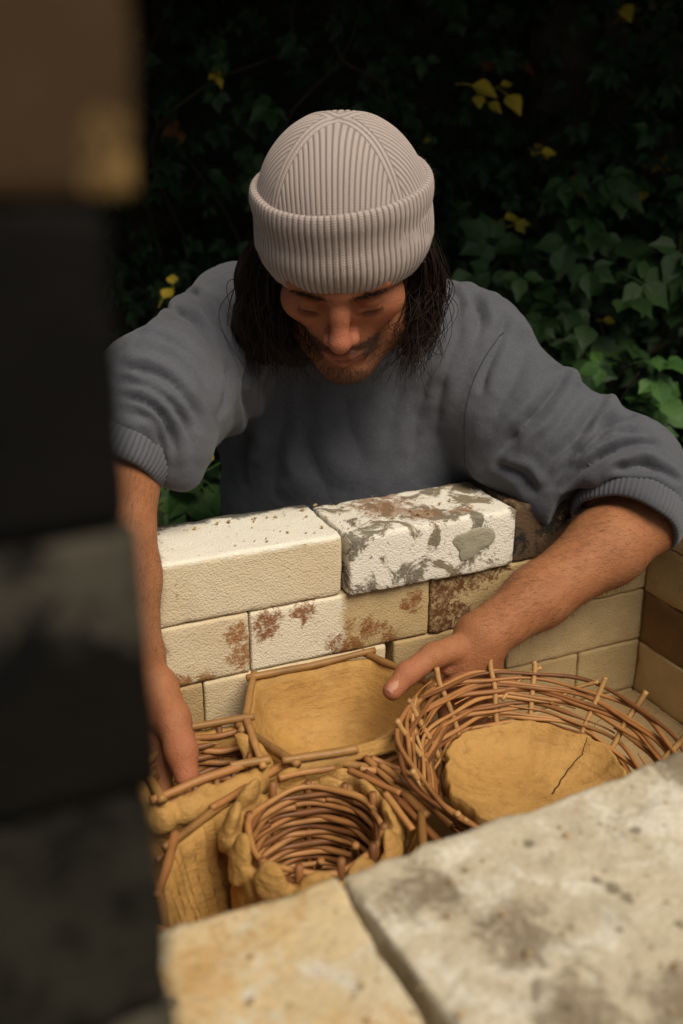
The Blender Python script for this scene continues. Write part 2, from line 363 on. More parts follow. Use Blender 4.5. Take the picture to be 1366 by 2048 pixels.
BM = [brick_mesh(BL-.002, BW-.001, BH-.0012, s) for s in range(5)]
def put_brick(mat, x, y, z, rz=0, me=None, parent=None, rx=0, label=None):
    me = (me or random.choice(BM))
    key = (me.name, mat.name)
    if key not in put_brick.c:
        m2 = me.copy(); m2.materials.clear(); m2.materials.append(mat); put_brick.c[key] = m2
    o = link('brick', put_brick.c[key], parent or kiln, Matrix.Translation((x, y, z)) @ Matrix.Rotation(rz, 4, 'Z') @ Matrix.Rotation(rx, 4, 'X'))
    if label: o['label'] = label
    return o
put_brick.c = {}
XR, XL, YN = .4406, -.42, -.507          # inner faces: right, left, near
J = lambda a: random.uniform(-a, a)
ncourse = 14
special = {  # (course, index) -> material of the bricks seen best
    (0, 1): 'white', (0, 2): 'painted', (0, 3): 'burnt', (0, 0): 'white', (0, 4): 'white', (1, 0): 'cream_rust', (1, 1): 'half', (1, 2): 'burntend', (1, 3): 'tan',
    (2, 1): 'cream', (2, 2): 'tan_rust', (2, 3): 'tan', (3, 3): 'tan', (3, 4): 'tan_rust', (3, 2): 'tan_rust'}
painted_brick = None
for c in range(ncourse):
    z = -c*BH-BH/2
    start = -.458 if c % 2 == 0 else -.343
    if c == 2: start = -.40
    x = start; k = 0
    while x < XR+BW-.01:
        L_ = BL
        if c == 2 and k == 2: L_ = .165                            # a cut brick
        L_ = min(L_, XR+BW-x)
        if k == 0 and c % 2 == 1: pass
        mat = MB[special.get((c, k), random.choice(['tan', 'tan_rust', 'cream', 'tan']))]
        me = None
        if L_ < BL-.003:
            if L_ < .05: break
            me = brick_mesh(L_-.004, BW-.001, BH-.0012, 20+c)
        dy, rz, lab = J(.0012), J(.004), None
        if (c, k) == (0, 2): dy, rz, me, lab = -.009, .012, brick_mesh(BL-.006, BW, BH-.0012, 41, r=.004, chip=.008, step=.006), 'firebrick with peeling white paint and a grey mortar flake'
        if (c, k) == (0, 1): me = brick_mesh(BL-.002, BW, BH-.0012, 42, r=.004, chip=.003, step=.006)
        o = put_brick(mat, x+L_/2, BW/2+dy, z, rz, me, label=lab)
        if (c, k) == (0, 2): painted_brick = o
        x += L_ + (.008 if (c == 2 and k == 1) else 0.0); k += 1
    # right wall
    y = -.001 if c % 2 == 0 else -.001; k = 0
    first = .5 if c % 2 else 1.0
    while y > YN-.02:
        L_ = BL*first if k == 0 else BL; L_ = min(L_, y-YN+.001)
        if L_ < .03: break
        mt = {0: 'cream', 1: 'tan', 2: 'brown', 3: 'tan_rust'}.get(c, random.choice(['tan', 'brown', 'tan_rust']))
        if c == 3: mt = 'tan'
        put_brick(MB[mt], XR+BW/2+J(.002), y-L_/2, z, math.pi/2+J(.006), None if L_ > BL-.003 else brick_mesh(L_-.002, BW-.001, BH-.0012, 60+c+k), label='dark scorched firebrick' if mt == 'brown' else None)
        y -= L_; k += 1
    # left wall
    y = -.001; k = 0
    while y > YN-.02:
        L_ = BL*first if k == 0 else BL; L_ = min(L_, y-YN+.001)
        if L_ < .03: break
        put_brick(MB[random.choice(['tan', 'cream', 'brown'])], XL-BW/2+J(.002), y-L_/2, z, math.pi/2+J(.006), None if L_ > BL-.003 else brick_mesh(L_-.002, BW-.001, BH-.0012, 90+c+k))
        y -= L_; k += 1
    # near wall: bricks laid across, two deep
    if c > 0:
        x = -.606 if c % 2 else -.66
        while x < XR+BW-.05:
            mt = random.choice(['tan', 'brown', 'cream', 'tan_rust'])
            put_brick(MB[mt], x+BW/2, YN-BL/2-.003+J(.001), z, math.pi/2+J(.004)); x += BW
# the big slabs on top of the near wall
NEAR1 = brick_mesh(.234, .232, BH-.001, 71, r=.0015, chip=.008, step=.006, rough=.0009)
NEAR2 = brick_mesh(.372, .240, BH-.001, 72, r=.002, chip=.009, step=.006, rough=.0010)
NEAR3 = brick_mesh(.28, .234, BH-.001, 73, r=.005, chip=.012, step=.008)
put_brick(MB['near_cream'], -.3405, -.507-.1155, -BH/2, math.radians(.4), NEAR1, label='cream firebrick slab with yellow scorching nearest the camera')
put_brick(MB['near_grey'], -.0255, -.612, -BH/2, math.radians(4.3), NEAR2, label='broad grey soot stained firebrick slab nearest the camera')
put_brick(MB['brown'], .306, -.600, -BH/2-.004, math.radians(4.0), NEAR3)
put_brick(MB['near_cream'], -.575, -.6225, -BH/2, 0, NEAR1)
# floor of the kiln
fl = Bag()
for i in range(4):
    for j in range(5):
        put_brick(MB['tan_rust'], XL+BL*(i+.5)*.94, YN+BW*(j+.5)*.89, -.345, 0)
# mortar flake stuck to the painted brick
def flake():
    rng = np.random.default_rng(5); n = 26; an = np.linspace(0, 2*math.pi, n, endpoint=False)
    rad = .75+.25*np.interp(np.arange(n), np.arange(0, n+1, 2), rng.random(n//2+1)*2.0-.6)
    V = []; F = []; rings = [1.0, .96, .8, .5, .2]
    for ri, s in enumerate(rings):
        for a, r_ in zip(an, rad):
            x, z = .034*r_*s*math.cos(a), .0225*r_*s*math.sin(a)
            hgt = [0, .0014, .0020, .0024, .0022][ri]
            V.append((x, -hgt, z))
    V = np.array(V); V[:, 1] -= np.where(np.abs(V[:, 1]) > .001, vnoise(V, 110, 2)*.0012, 0)
    for ri in range(4):
        for j in range(n):
            a_, b_ = ri*n+j, ri*n+(j+1) % n; F.append((a_, b_, b_+n, a_+n))
    F.append(tuple(4*n+j for j in range(n)))
    return V+np.array([.048, -BW/2-.0002, .006]), F
V, F = flake()
o = obj('mortar_flake', V, F, M_MORTAR, painted_brick, False, WORLD[painted_brick.name].copy())

# crumbs of brick lying on the walls
def crumbs(n, box, seed):
    r = np.random.default_rng(seed); bag = Bag(); x0, x1, y0, y1 = box
    for i in range(n):
        s_ = .0007+.0022*r.random()**3; c = np.array([r.uniform(x0, x1), r.uniform(y0, y1), .0006+s_*.4]); P = r.normal(0, 1, (6, 3)); P = np.array([[1, 0, 0], [-1, 0, 0], [0, 1, 0], [0, -1, 0], [0, 0, 1], [0, 0, -1]])+P*.25
        bag.add((c+P*s_*[1, 1, .7], [(0, 2, 4), (2, 1, 4), (1, 3, 4), (3, 0, 4), (2, 0, 5), (1, 2, 5), (3, 1, 5), (0, 3, 5)]))
    return bag
bg_ = crumbs(170, (-.40, .12, -.70, -.52), 3); b2 = crumbs(120, (-.22, .22, .01, .10), 4); bg_.add((np.concatenate(b2.V), b2.F))
tag(bg_.build('brick_crumbs', MB['tan_rust'], kiln, False), kind='stuff')

# pillar of sooty bricks close to the camera
PX, PY = -.3732, -.7365
pil = thing('brick_pillar', 'dark stack of sooty bricks rising close at the left edge', 'pillar', (PX-.11, PY+BW, 0))
PB = [brick_mesh(BL, BL-.004, BH-.001, 80+i, r=.0015, chip=.003, step=.008) for i in range(3)]
PB.append(brick_mesh(BL, BL-.004, .034, 85, r=.004, chip=.004))
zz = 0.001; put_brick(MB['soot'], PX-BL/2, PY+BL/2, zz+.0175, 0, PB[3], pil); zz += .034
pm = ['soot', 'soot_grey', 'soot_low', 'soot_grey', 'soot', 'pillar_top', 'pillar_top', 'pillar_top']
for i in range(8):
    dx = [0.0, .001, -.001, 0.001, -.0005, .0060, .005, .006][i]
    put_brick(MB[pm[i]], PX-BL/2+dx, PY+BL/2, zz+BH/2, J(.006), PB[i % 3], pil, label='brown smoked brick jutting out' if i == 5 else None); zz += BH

# ------------------------------------------------------------------ hedge and added shade trees
def leaflet(L, W, fold=.25, curl=.2, serr=0.0):
    """a pointed leaflet lying along +x from the origin"""
    t = np.array([0, .14, .32, .52, .74, 1.0]); wd = np.array([.04, .62, 1.0, .88, .5, .0])*W/2
    if serr: wd = wd*np.array([1, 1+serr, 1-serr*.5, 1+serr, 1-serr, 1])
    V = []; F = []
    for i, (a, b) in enumerate(zip(t, wd)):
        x = a*L; z = -curl*L*a*a
        V += [(x, -b, z+fold*b), (x, 0, z), (x, b, z+fold*b)]
    for i in range(len(t)-1):
        k = i*3
        F += [(k, k+3, k+4, k+1), (k+1, k+4, k+5, k+2)]
    return np.array(V), F
def compound(kind, s, rng):
    """three or five leaflets on one stalk"""
    V = []; F = []; n = 0
    arms = {3: [(0, 1.0), (70, .82), (-70, .82)], 5: [(0, 1.), (52, .9), (-52, .9), (110, .62), (-110, .62)], 1: [(0, 1.1)]}[kind]
    for a, k in arms:
        v, f = leaflet(s*k*rng.uniform(.9, 1.1), s*k*rng.uniform(.6, .75), rng.uniform(.1, .35), rng.uniform(.05, .35), .12 if kind != 1 else 0)
        a = math.radians(a+rng.uniform(-12, 12)); R = np.array([[math.cos(a), -math.sin(a), 0], [math.sin(a), math.cos(a), 0], [0, 0, 1]])
        v = v+[s*.10, 0, 0]; v = v@R.T; v[:, 2] += rng.uniform(-.06, .06)*s*np.abs(v[:, 0])/s
        V.append(v); F += [tuple(i+n for i in q) for q in f]; n += len(v)
    st, sf = tube([(-.55*s, 0, -.12*s), (-.2*s, 0, .0), (.1*s, 0, 0)], .02*s, 3, False)
    V.append(st); F += [tuple(i+n for i in q) for q in sf]
    return np.concatenate(V), F
rl = random.Random(11)
LEAVES = [compound(k, .075*s, rl) for k, s in ((3, 1.0), (3, 1.15), (5, 1.0), (3, .9), (5, 1.1), (1, 1.0), (1, .85), (3, 1.05))]
def frame_leaf(nrm, tip):
    z = unit(nrm); x = np.asarray(tip, float); x = x-z*np.dot(x, z); x = unit(x); return np.stack([x, np.cross(z, x), z], 1)
def rand_leaf_R(rng, out=1.0, up=.8):
    nrm = -Hh*out*rng.uniform(.3, 1.1) + np.array([0, 0, up*rng.uniform(.3, 1.2)]) + RGT*rng.normal(0, .55)+rng.normal(0, .2, 3)
    tip = -Hh*rng.uniform(0, .8)+np.array([0, 0, -rng.uniform(.1, 1.0)])+RGT*rng.normal(0, .9)
    return frame_leaf(nrm, tip)
def hedge_depth(u, z):
    P = np.array([u, z, 0.]); return 2.55-.10*u - .30*float(vnoise(P, 1.7, 1)) - .16*float(vnoise(P, 4.2, 2)) + .10*max(0, z)
def joined(name, items, mat, parent, kind=None):
    """items: (leaf index, R, p, scale) -> one mesh"""
    V = []; F = []; n = 0
    for k, R, p, s in items:
        v, f = LEAVES[k]; V.append((v*s)@R.T+p); F += [tuple(i+n for i in q) for q in f]; n += len(v)
    o = obj(name, np.concatenate(V), F, mat, parent, False); tag(o, kind=kind); return o
LEAF_ME = {}
def one_leaf(k, R, p, s, mi, parent, name='leaf'):
    if (k, mi) not in LEAF_ME:
        me = make_mesh('leaf', *LEAVES[k], False); me.materials.append(M_LEAF[mi]); LEAF_ME[(k, mi)] = me
    M = Matrix([[*(R[0]*s), p[0]], [*(R[1]*s), p[1]], [*(R[2]*s), p[2]], [0, 0, 0, 1]])
    return link(name, LEAF_ME[(k, mi)], parent, M)
rg = np.random.default_rng(21)
hedge = thing('climbing_hedge', 'tall dark hedge of brambles and creepers filling the background', 'hedge', loc3(0, 2.6, GZ))
buckets = {0: [], 1: [], 3: [], 4: []}; singles = []
for i in range(32000):
    u = rg.uniform(-2.6, 2.6); z = rg.uniform(GZ, 1.75)
    if vnoise(np.array([u, z, 3.]), 3.0, 4) < -.30 and rg.random() < .75: continue
    lay = rg.random()**1.6*.55
    d = hedge_depth(u, z)+lay
    k = int(rg.integers(0, len(LEAVES))); s = rg.uniform(.36, .72)
    mi = 1 if rg.random() < .22 else 0
    if rg.random() < (.022 if u > .1 else .012): mi = 3 if rg.random() < .65 else 4
    it = (k, rand_leaf_R(rg), loc3(u, d, z), s)
    inview = abs(u) < .36*d and -.25 < z < .66
    if inview and lay < .08 and len(singles) < 285: singles.append(it+(mi,))
    else: buckets[mi].append(it)
for it in singles: one_leaf(*it, hedge)
for mi, its in buckets.items(): joined('foliage', its, M_LEAF[mi], hedge, 'stuff')
for i in range(26):
    u = rg.uniform(-1.2, 1.2); z0 = rg.uniform(-.9, .2); pts = []
    uu, zz_ = u, z0
    for q in range(7):
        pts.append(loc3(uu, hedge_depth(uu, zz_)-.02+rg.uniform(0, .15), zz_)); uu += rg.normal(0, .12); zz_ += rg.uniform(.05, .25)
    b = Bag().add(tube(smooth_path(pts, 30), np.linspace(.0045, .0018, 30), 5)); b.build('stem', M_STEM, hedge)

def sprig(name, label, cat, u, d, z, n, spread, mi, height, seed, group=None):
    """a leafy shoot: upright stem with leaves round it"""
    r = np.random.default_rng(seed); base = loc3(u, d, z); t = thing(name, label, cat, base, group)
    top = base+np.array([0, 0, height]) - Hh*spread*.6
    P = smooth_path([base, base+(top-base)*.5+RGT*r.normal(0, .03), top], 14)
    Bag().add(tube(P, np.linspace(.004, .0015, 14), 5)).build('stem', M_STEM, t)
    for i in range(n):
        f = r.uniform(.25, 1.0); p = P[int(f*13)]; a = r.uniform(0, 2*math.pi)
        off = RGT*math.cos(a)*spread*r.uniform(.15, 1)-Hh*abs(math.sin(a))*spread*r.uniform(.2, 1)+np.array([0, 0, r.normal(0, .03)])
        R = frame_leaf(np.array([0, 0, 1.0])-Hh*.7+r.normal(0, .3, 3), off+np.array([0, 0, -.03]))
        one_leaf(int(r.integers(0, len(LEAVES))), R, p+off, r.uniform(.6, 1.05), mi if r.random() < .8 else 1, t)
    return t
def px_to_ud(px, py, d):
    p = at(px, py, d); q = p-CAM; return float(q@RGT), float(q@Hh), float(p[2])
for k, (px, py, d, n, sp, mi, h, lab) in enumerate([
        (1255, 790, 2.0, 26, .10, 2, .20, 'fresh bright green shoot low at the right edge beside the sleeve'),
        (1175, 600, 2.15, 26, .14, 1, .26, 'mid green leafy shoot between the shoulder and the right edge'),
        (1340, 520, 2.1, 18, .10, 1, .22, 'green shoot at the right edge above the bright shoot'),
        (1010, 570, 2.25, 22, .12, 1, .2, 'green leafy shoot just behind the shoulder right of the hair'),
        (1120, 430, 2.3, 24, .15, 1, .22, 'drooping green leaves to the right of the knitted hat'),
        (405, 1000, 1.75, 22, .08, 2, .16, 'green seedling seen in the gap between sleeve and torso'),
        (360, 1030, 1.7, 20, .09, 1, .12, 'low green leaves just above the white brick beside the hanging sleeve')]):
    u, d_, z = px_to_ud(px, py, d); sprig('leafy_shoot', lab, 'plant', u, d_, z-h*.7, n, sp, mi, h, 40+k, 'leafy shoots growing out of the hedge')
# yellow leaves that catch the eye, on creepers of the hedge
for (px, py, d, k, s, mi, a) in [(940, 170, 2.3, 5, 1.0, 3, -20), (968, 145, 2.3, 5, .8, 4, 60), (1012, 188, 2.3, 5, .9, 3, -60), (1000, 172, 2.3, 6, .6, 3, 30), (955, 188, 2.3, 6, .7, 3, -80), (975, 205, 2.3, 5, .6, 3, -40), (1080, 305, 2.3, 6, .7, 3, 10), (1150, 345, 2.3, 5, .9, 4, -80),
                                 (1030, 450, 2.25, 0, .6, 3, 10), (1008, 438, 2.25, 6, .6, 3, 30), (1278, 405, 2.3, 5, .85, 3, 80), (325, 598, 2.1, 6, .7, 3, 70), (345, 570, 2.1, 6, .6, 3, 100),
                                 (1205, 640, 2.1, 6, .5, 3, 0), (1335, 400, 2.3, 5, .8, 4, -60), (405, 935, 1.75, 6, .8, 3, 90)]:
    t = math.radians(a); R = frame_leaf(-FWD+UPV*.5, RGT*math.cos(t)+UPV*math.sin(t)); one_leaf(k, R, at(px, py, d), s*.82, mi, hedge)
# out-of-view trees added over the hedge to keep it in the shade
def tree(label, u, d, seed):
    r = np.random.default_rng(seed); b = loc3(u, d, GZ); t = thing('added_shade_tree', label, 'tree', b, 'added unseen trees that shade the hedge')
    top = loc3(u, d-.1, 2.6); bag = Bag().add(tube(smooth_path([b, b+(top-b)*.5+r.normal(0, .05, 3), top], 14), np.linspace(.13, .06, 14), 9))
    tips = []
    for i in range(9):
        p0 = b+(top-b)*r.uniform(.6, 1); q = loc3(u+r.uniform(-1.0, 1.0), d-r.uniform(.1, 1.3), r.uniform(1.4, 2.8))
        bag.add(tube(smooth_path([p0, (p0+q)/2+[0, 0, .1], q], 8), np.linspace(.035, .01, 8), 5)); tips.append(q)
    bag.build('trunk', M_BARK, t)
    its = []
    for i in range(3300):
        uu = u+r.uniform(-.85, .85); dd = d+.5-2.35*r.random(); z = 1.02+.25*abs(uu-u)+r.random()*1.4+.2*vnoise(np.array([uu, dd, 0.]), 2.0)
        R = frame_leaf(np.array([0, 0, 1.])+r.normal(0, .45, 3), r.normal(0, 1, 3)); its.append((int(r.integers(0, len(LEAVES))), R, loc3(uu, dd, z), r.uniform(1.5, 2.4)))
    joined('crown', its, M_LEAF[0], t)
for i, (u, d) in enumerate([(-1.9, 3.0), (-.6, 3.1), (.6, 3.0), (1.9, 3.1)]):
    tree(['added unseen tree that shades the hedge, farthest to the left', 'added unseen tree that shades the hedge, left of the hat', 'added unseen tree that shades the hedge, right of the hat', 'added unseen tree that shades the hedge, farthest to the right'][i], u, d, 60+i)

# ------------------------------------------------------------------ pots and baskets
def onz(px, py, z):
    d = FWD+RGT*((px-683)/FPX)+UPV*((1024-py)/FPX); return CAM+d*((z-CAM[2])/d[2])
def shell(cx, cy, prof, n, rfun=None, nz=.0012, seed=0, zf=None, scale=40):
    """thick-walled clay vessel; prof: (radius factor, z, radius offset) from outside foot over the rim to inside centre"""
    an = np.arange(n)*2*math.pi/n; V = []; F = []
    rf = np.ones(n) if rfun is None else np.array([rfun(a) for a in an])
    for (k, z, o) in prof:
        r = k*rf+o; zz_ = np.full(n, z) if zf is None else z+zf(an, z)
        V.append(np.stack([cx+r*np.cos(an), cy+r*np.sin(an), zz_], 1))
    V = np.concatenate(V); C0 = np.array([cx, cy, 0]); rad = V-C0; rad[:, 2] = 0; rad /= np.linalg.norm(rad, axis=1, keepdims=True)+1e-9
    dn = vnoise(V, scale, seed)*nz+vnoise(V, scale*3, seed+1)*nz*.5
    V = V+rad*dn[:, None]; V[:, 2] += vnoise(V, scale*1.4, seed+2)*nz
    for i in range(len(prof)-1):
        for j in range(n):
            a_, b_ = i*n+j, i*n+(j+1) % n; F.append((a_, b_, b_+n, a_+n))
    F.append(tuple(range(n))[::-1]); F.append(tuple((len(prof)-1)*n+j for j in range(n)))
    return V, F
def polyr(pts, c):
    """radius of a closed polygon round centre c as a function of angle"""
    pts = [np.array(p[:2])-np.array(c[:2]) for p in pts]; segs = list(zip(pts, pts[1:]+pts[:1]))
    def f(a):
        d = np.array([math.cos(a), math.sin(a)]); best = .05
        for p, q in segs:
            e = q-p; den = d[0]*e[1]-d[1]*e[0]
            if abs(den) < 1e-9: continue
            t = (p[0]*e[1]-p[1]*e[0])/den; s = (p[0]*d[1]-p[1]*d[0])/den
            if t > 0 and -.001 <= s <= 1.001: best = t
        return best
    return f
def stick(p, q, r=.0045, wob=.002, seed=0, n=14, taper=.85):
    P = smooth_path([p, (np.asarray(p)*.66+np.asarray(q)*.34), (np.asarray(p)*.33+np.asarray(q)*.67), q], n)
    P = P+np.stack([vnoise(P, 25, seed), vnoise(P, 25, seed+1), vnoise(P, 25, seed+2)], 1)*wob
    return tube(P, np.linspace(r, r*taper, n)*(1+.12*vnoise(P, 90, seed+4)), 7)

# the wide bowl at the back
ZB = -.150
pp = [(486, 1462), (508, 1362), (735, 1316), (862, 1372), (846, 1432), (700, 1508), (585, 1530)]
poly = [onz(x, y, ZB) for x, y in pp]; cb = np.mean(poly, axis=0)
bowl = thing('clay_bowl', 'wide ochre clay bowl with a six sided stick rim against the back wall', 'bowl', (cb[0], cb[1], -.30))
rf0 = polyr(poly, cb)
rfs = lambda a: np.mean([rf0(a+e) for e in (-.10, -.05, 0, .05, .10)])
H = ZB
prof = [(.52, -.300, 0), (.66, -.29, 0), (.80, -.25, 0), (.93, -.19, .002), (1.0, H-.006, .004), (1.0, H+.001, .002), (1.0, H+.001, -.004), (.97, H-.008, -.005), (.90, H-.022, -.003), (.80, H-.040, 0), (.66, H-.055, 0), (.48, H-.065, 0), (.28, H-.070, 0), (.12, H-.071, 0)]
V, F = shell(cb[0], cb[1], prof, 96, rfs, .0022, 3); obj('clay_body', V, F, M_CLAY, bowl)
for k in range(7):
    a, b = poly[k], poly[(k+1) % 7]
    if k == 4: continue
    e = unit(b-a); off = np.array([0, 0, .004])
    V, F = stick(a-e*.008+off, b+e*.010+off+[0, 0, .004*(k % 2)], .0046, .0015, 30+k); obj('rim_stick', V, F, M_STICKC, bowl)
# torn clay flange along its right front edge
fl_in = [onz(x, y, ZB+.003) for x, y in ((676, 1500), (700, 1494), (740, 1486), (790, 1466), (822, 1430), (838, 1400), (850, 1376))]
fl_out = [onz(x, y, ZB-.004) for x, y in ((684, 1520), (720, 1514), (770, 1502), (820, 1484), (850, 1450), (868, 1415), (874, 1385))]
n_ = 40; A = smooth_path(fl_in, n_); B = smooth_path(fl_out, n_); A = A+np.stack([vnoise(A, 70, 1), vnoise(A, 70, 2), vnoise(A, 70, 3)], 1)*.0025
rows = []
for t in np.linspace(0, 1, 6): Q = A*(1-t)+B*t; Q[:, 2] += .006*math.sin(t*math.pi)+vnoise(Q, 60, 5)*.0012; rows.append(Q)
for t in (1, .5, 0): Q = A*(1-t)+B*t; Q[:, 2] -= .006; rows.append(Q)
V = np.concatenate(rows); nr = len(rows); F = [((i % nr)*n_+j, (i % nr)*n_+j+1, ((i+1) % nr)*n_+j+1, ((i+1) % nr)*n_+j) for i in range(nr) for j in range(n_-1)]
obj('clay_flange', V, F, M_CLAY, bowl)
for k in range(3):
    V, F = stick(onz(690+20*k, 1528+9*k, ZB-.01-.006*k), onz(866+4*k, 1440+16*k, ZB-.012-.006*k), .0034, .002, 50+k); obj('willow_rod', V, F, M_WICKD, bowl)

# the big open willow basket on the right, with a clay dish pressed into it
cr = onz(1085, 1508, -.145); RB = .134
basket = thing('willow_basket', 'wide open willow basket with stake ends standing up and a cracked clay lining', 'basket', (cr[0], cr[1], -.27))
tilt = Matrix.Rotation(math.radians(4), 4, Vector(Hh).cross(Vector((0, 0, 1)))) @ Matrix.Rotation(math.radians(3), 4, Vector(Hh))
tilt = np.array(tilt)[:3, :3]
def bpt(r, a, z): return cr+tilt@np.array([r*math.cos(a), r*math.sin(a), z])
def brad(z): return RB-(.041*(max(0, -z)/.062)**.85) if z < 0 else RB+z*.55     # flaring wall
NS = 15
stakes = [2*math.pi*(i+.35+.18*random.uniform(-1, 1))/NS for i in range(NS)]
for i, a in enumerate(stakes):
    zt = .017+random.uniform(-.004, .008)
    P = [bpt(brad(z)+.0005, a+J(.01), z) for z in (zt, .008, -.01, -.03, -.05, -.066)]
    obj('stake', *tube(smooth_path(P, 16), .0031, 6), M_WICKL, basket)
for row in range(13):
    z = .005-row*.0049; nseg = 150; a0 = random.uniform(0, 6.28); arc = 2*math.pi*random.uniform(.80, .98)
    for strand in range(2 if row < 11 else 1):
        aa = a0+strand*2.6+np.linspace(0, arc if strand == 0 else arc*.62, nseg)
        wv = np.sin(aa*NS/2+(row+strand) % 2*math.pi)
        dz = .0012*np.cos(aa*2+row*.5)+.0008*np.sin(aa*3+row*2.1)+.0030*strand
        dr = .0030*wv+.0010*np.sin(aa*3+row*.9+strand)
        if row < 2: dr = dr+.006*np.clip(np.sin(aa*1.5+row+strand*2), 0, 1)
        P = np.array([bpt(brad(z+q)+e, a_, z+q) for a_, q, e in zip(aa, dz, dr)])
        rad = .0023*(1+.16*np.sin(aa*2.3+row)+.10*np.sin(aa*11+row*3))*np.clip(np.minimum(np.arange(nseg), np.arange(nseg)[::-1])/14, .35, 1)
        obj('weaver', *tube(P, rad, 6), M_WICK if (row+strand) % 3 else M_WICKD, basket)
for k in range(5):                                                   # loose ends that cross the weave
    a = [2.2, 1.0, .55, 3.1, 3.6][k]; P = [bpt(brad(0)+.006, a, .010), bpt(brad(-.012)+.010, a+.16, -.004), bpt(brad(-.03)+.006, a+.34, -.02)]
    obj('loose_end', *tube(smooth_path(P, 12), .0022, 6), M_WICKL, basket)
# clay dish
rc = lambda a: .0925*(1+.03*math.sin(a*3+1)+.022*math.sin(a*7)+.014*math.sin(a*17)+.012*math.sin(a*29+2))
prof = [(.4, -.085, 0), (.8, -.075, 0), (.97, -.058, 0), (1.0, -.043, .001), (1.0, -.036, 0), (.985, -.033, -.001), (.95, -.035, 0), (.86, -.044, 0), (.72, -.052, 0), (.54, -.057, 0), (.34, -.060, 0), (.15, -.061, 0)]
V, F = shell(0, 0, prof, 150, rc, .0018, 8); V = (V+[0, 0, .006])@tilt.T+cr; obj('clay_lining', V, F, M_CLAY, basket)
bv = BVHTree.FromPolygons([tuple(v) for v in V], [tuple(f) for f in F])
P = smooth_path([onz(x, y, -.2) for x, y in ((1104, 1590), (1122, 1560), (1140, 1535), (1162, 1512), (1174, 1480), (1192, 1452), (1200, 1440))], 40)
P = P+np.stack([vnoise(P, 120, 1), vnoise(P, 120, 2), 0*P[:, 0]], 1)*.0022; Q = []
for p in P:
    h = bv.ray_cast(Vector(CAM), Vector(unit(p-CAM))); Q.append(np.array(h[0]) if h[0] else p)
obj('crack', *tube(Q, np.linspace(.0009, .0002, 40), 5), M_CRACK, basket)

# the many sided dish in front, and the woven cylinder standing in it
ZD = -.165
pp = [(640, 1530), (556, 1548), (440, 1622), (348, 1692), (322, 1790), (335, 1880), (470, 1930), (700, 1900), (850, 1760), (842, 1630), (745, 1545)]
poly = [onz(x, y, ZD) for x, y in pp]; cd = np.mean(poly, axis=0)
dish = thing('clay_dish', 'deep many sided clay dish with crimped walls and a stick rim behind the near slab', 'dish', (cd[0], cd[1], -.30))
rf1 = polyr(poly, cd); rfd = lambda a: np.mean([rf1(a+e) for e in (-.08, -.04, 0, .04, .08)])
rfc = [rfd(2*math.pi*j/240) for j in range(240)]
H = ZD; n = 240; an = np.arange(n)*2*math.pi/n; V = []; F = []
prof = [(.72, -.300, 0, 0), (.86, -.27, 0, 0), (.96, -.22, 0, 0), (1, H-.004, .003, 0), (1, H+.002, 0, .2), (1, H+.001, -.006, .3), (.97, H-.012, -.006, .8), (.93, H-.028, -.005, 1), (.87, H-.050, -.004, 1), (.79, H-.070, -.003, .9), (.70, H-.090, 0, .7), (.60, H-.106, 0, .3), (.45, H-.116, 0, 0), (.2, H-.120, 0, 0)]
for k, z, o, cr_ in prof:
    r = k*np.array(rfc)+o + cr_*.0080*(np.abs(np.sin(an*19+z*30))-.4)
    V.append(np.stack([cd[0]+r*np.cos(an), cd[1]+r*np.sin(an), np.full(n, z)], 1))
V = np.concatenate(V); V += np.stack([vnoise(V, 50, k) for k in (1, 2, 3)], 1)*.0014
for i in range(len(prof)-1):
    for j in range(n): a_, b_ = i*n+j, i*n+(j+1) % n; F.append((a_, b_, b_+n, a_+n))
F.append(tuple((len(prof)-1)*n+j for j in range(n))); obj('clay_body', V, F, M_CLAY, dish)
for k in range(11):
    a, b = poly[k], poly[(k+1) % 11]; e = unit(b-a)
    V, F = stick(a-e*.010+[0, 0, .006], b+e*.012+[0, 0, .006+.004*(k % 2)], .0044, .0016, 70+k); obj('rim_stick', V, F, M_WICK if k % 2 else M_STICKC, dish)
    if k in (2, 3, 8, 9):
        V, F = stick(a-e*.004+[0, 0, -.004], b+e*.02+[0, 0, -.002], .0034, .002, 90+k); obj('rim_stick', V, F, M_WICKD, dish)

cc = onz(628, 1650, -.150); RC = .0600
cyl = thing('woven_cylinder', 'tall willow cylinder wrapped in a scalloped clay collar standing in the dish', 'basket', (cc[0], cc[1], -.285))
NC = 11; sa = [2*math.pi*(i+.2)/NC+math.pi/2-YAW for i in range(NC)]
for i, a in enumerate(sa):
    P = [(cc[0]+(RC+.0025)*math.cos(a), cc[1]+(RC+.0025)*math.sin(a), z) for z in np.linspace(-.285, -.148+random.uniform(-.004, .010), 8)]
    obj('stake', *tube(P, .0036, 6), M_WICKD, cyl)
for row in range(20):
    z = -.154-row*.0062; aa = np.linspace(0, 2*math.pi, 12*NC+1)+row*.5
    wv = np.cos((aa-sa[0])*NC/2+row*math.pi)
    P = np.stack([cc[0]+(RC-.001+.0017*wv)*np.cos(aa), cc[1]+(RC-.001+.0017*wv)*np.sin(aa), z+.0012*np.sin(aa*2+row*2.)+.0009*np.sin((aa-sa[0])*NC/2+row*math.pi)], 1)
    obj('weaver', *tube(P, .0031*(1+.12*np.sin(aa*3+row)), 6), [M_WICK, M_WICKD, M_WICK][row % 3], cyl)
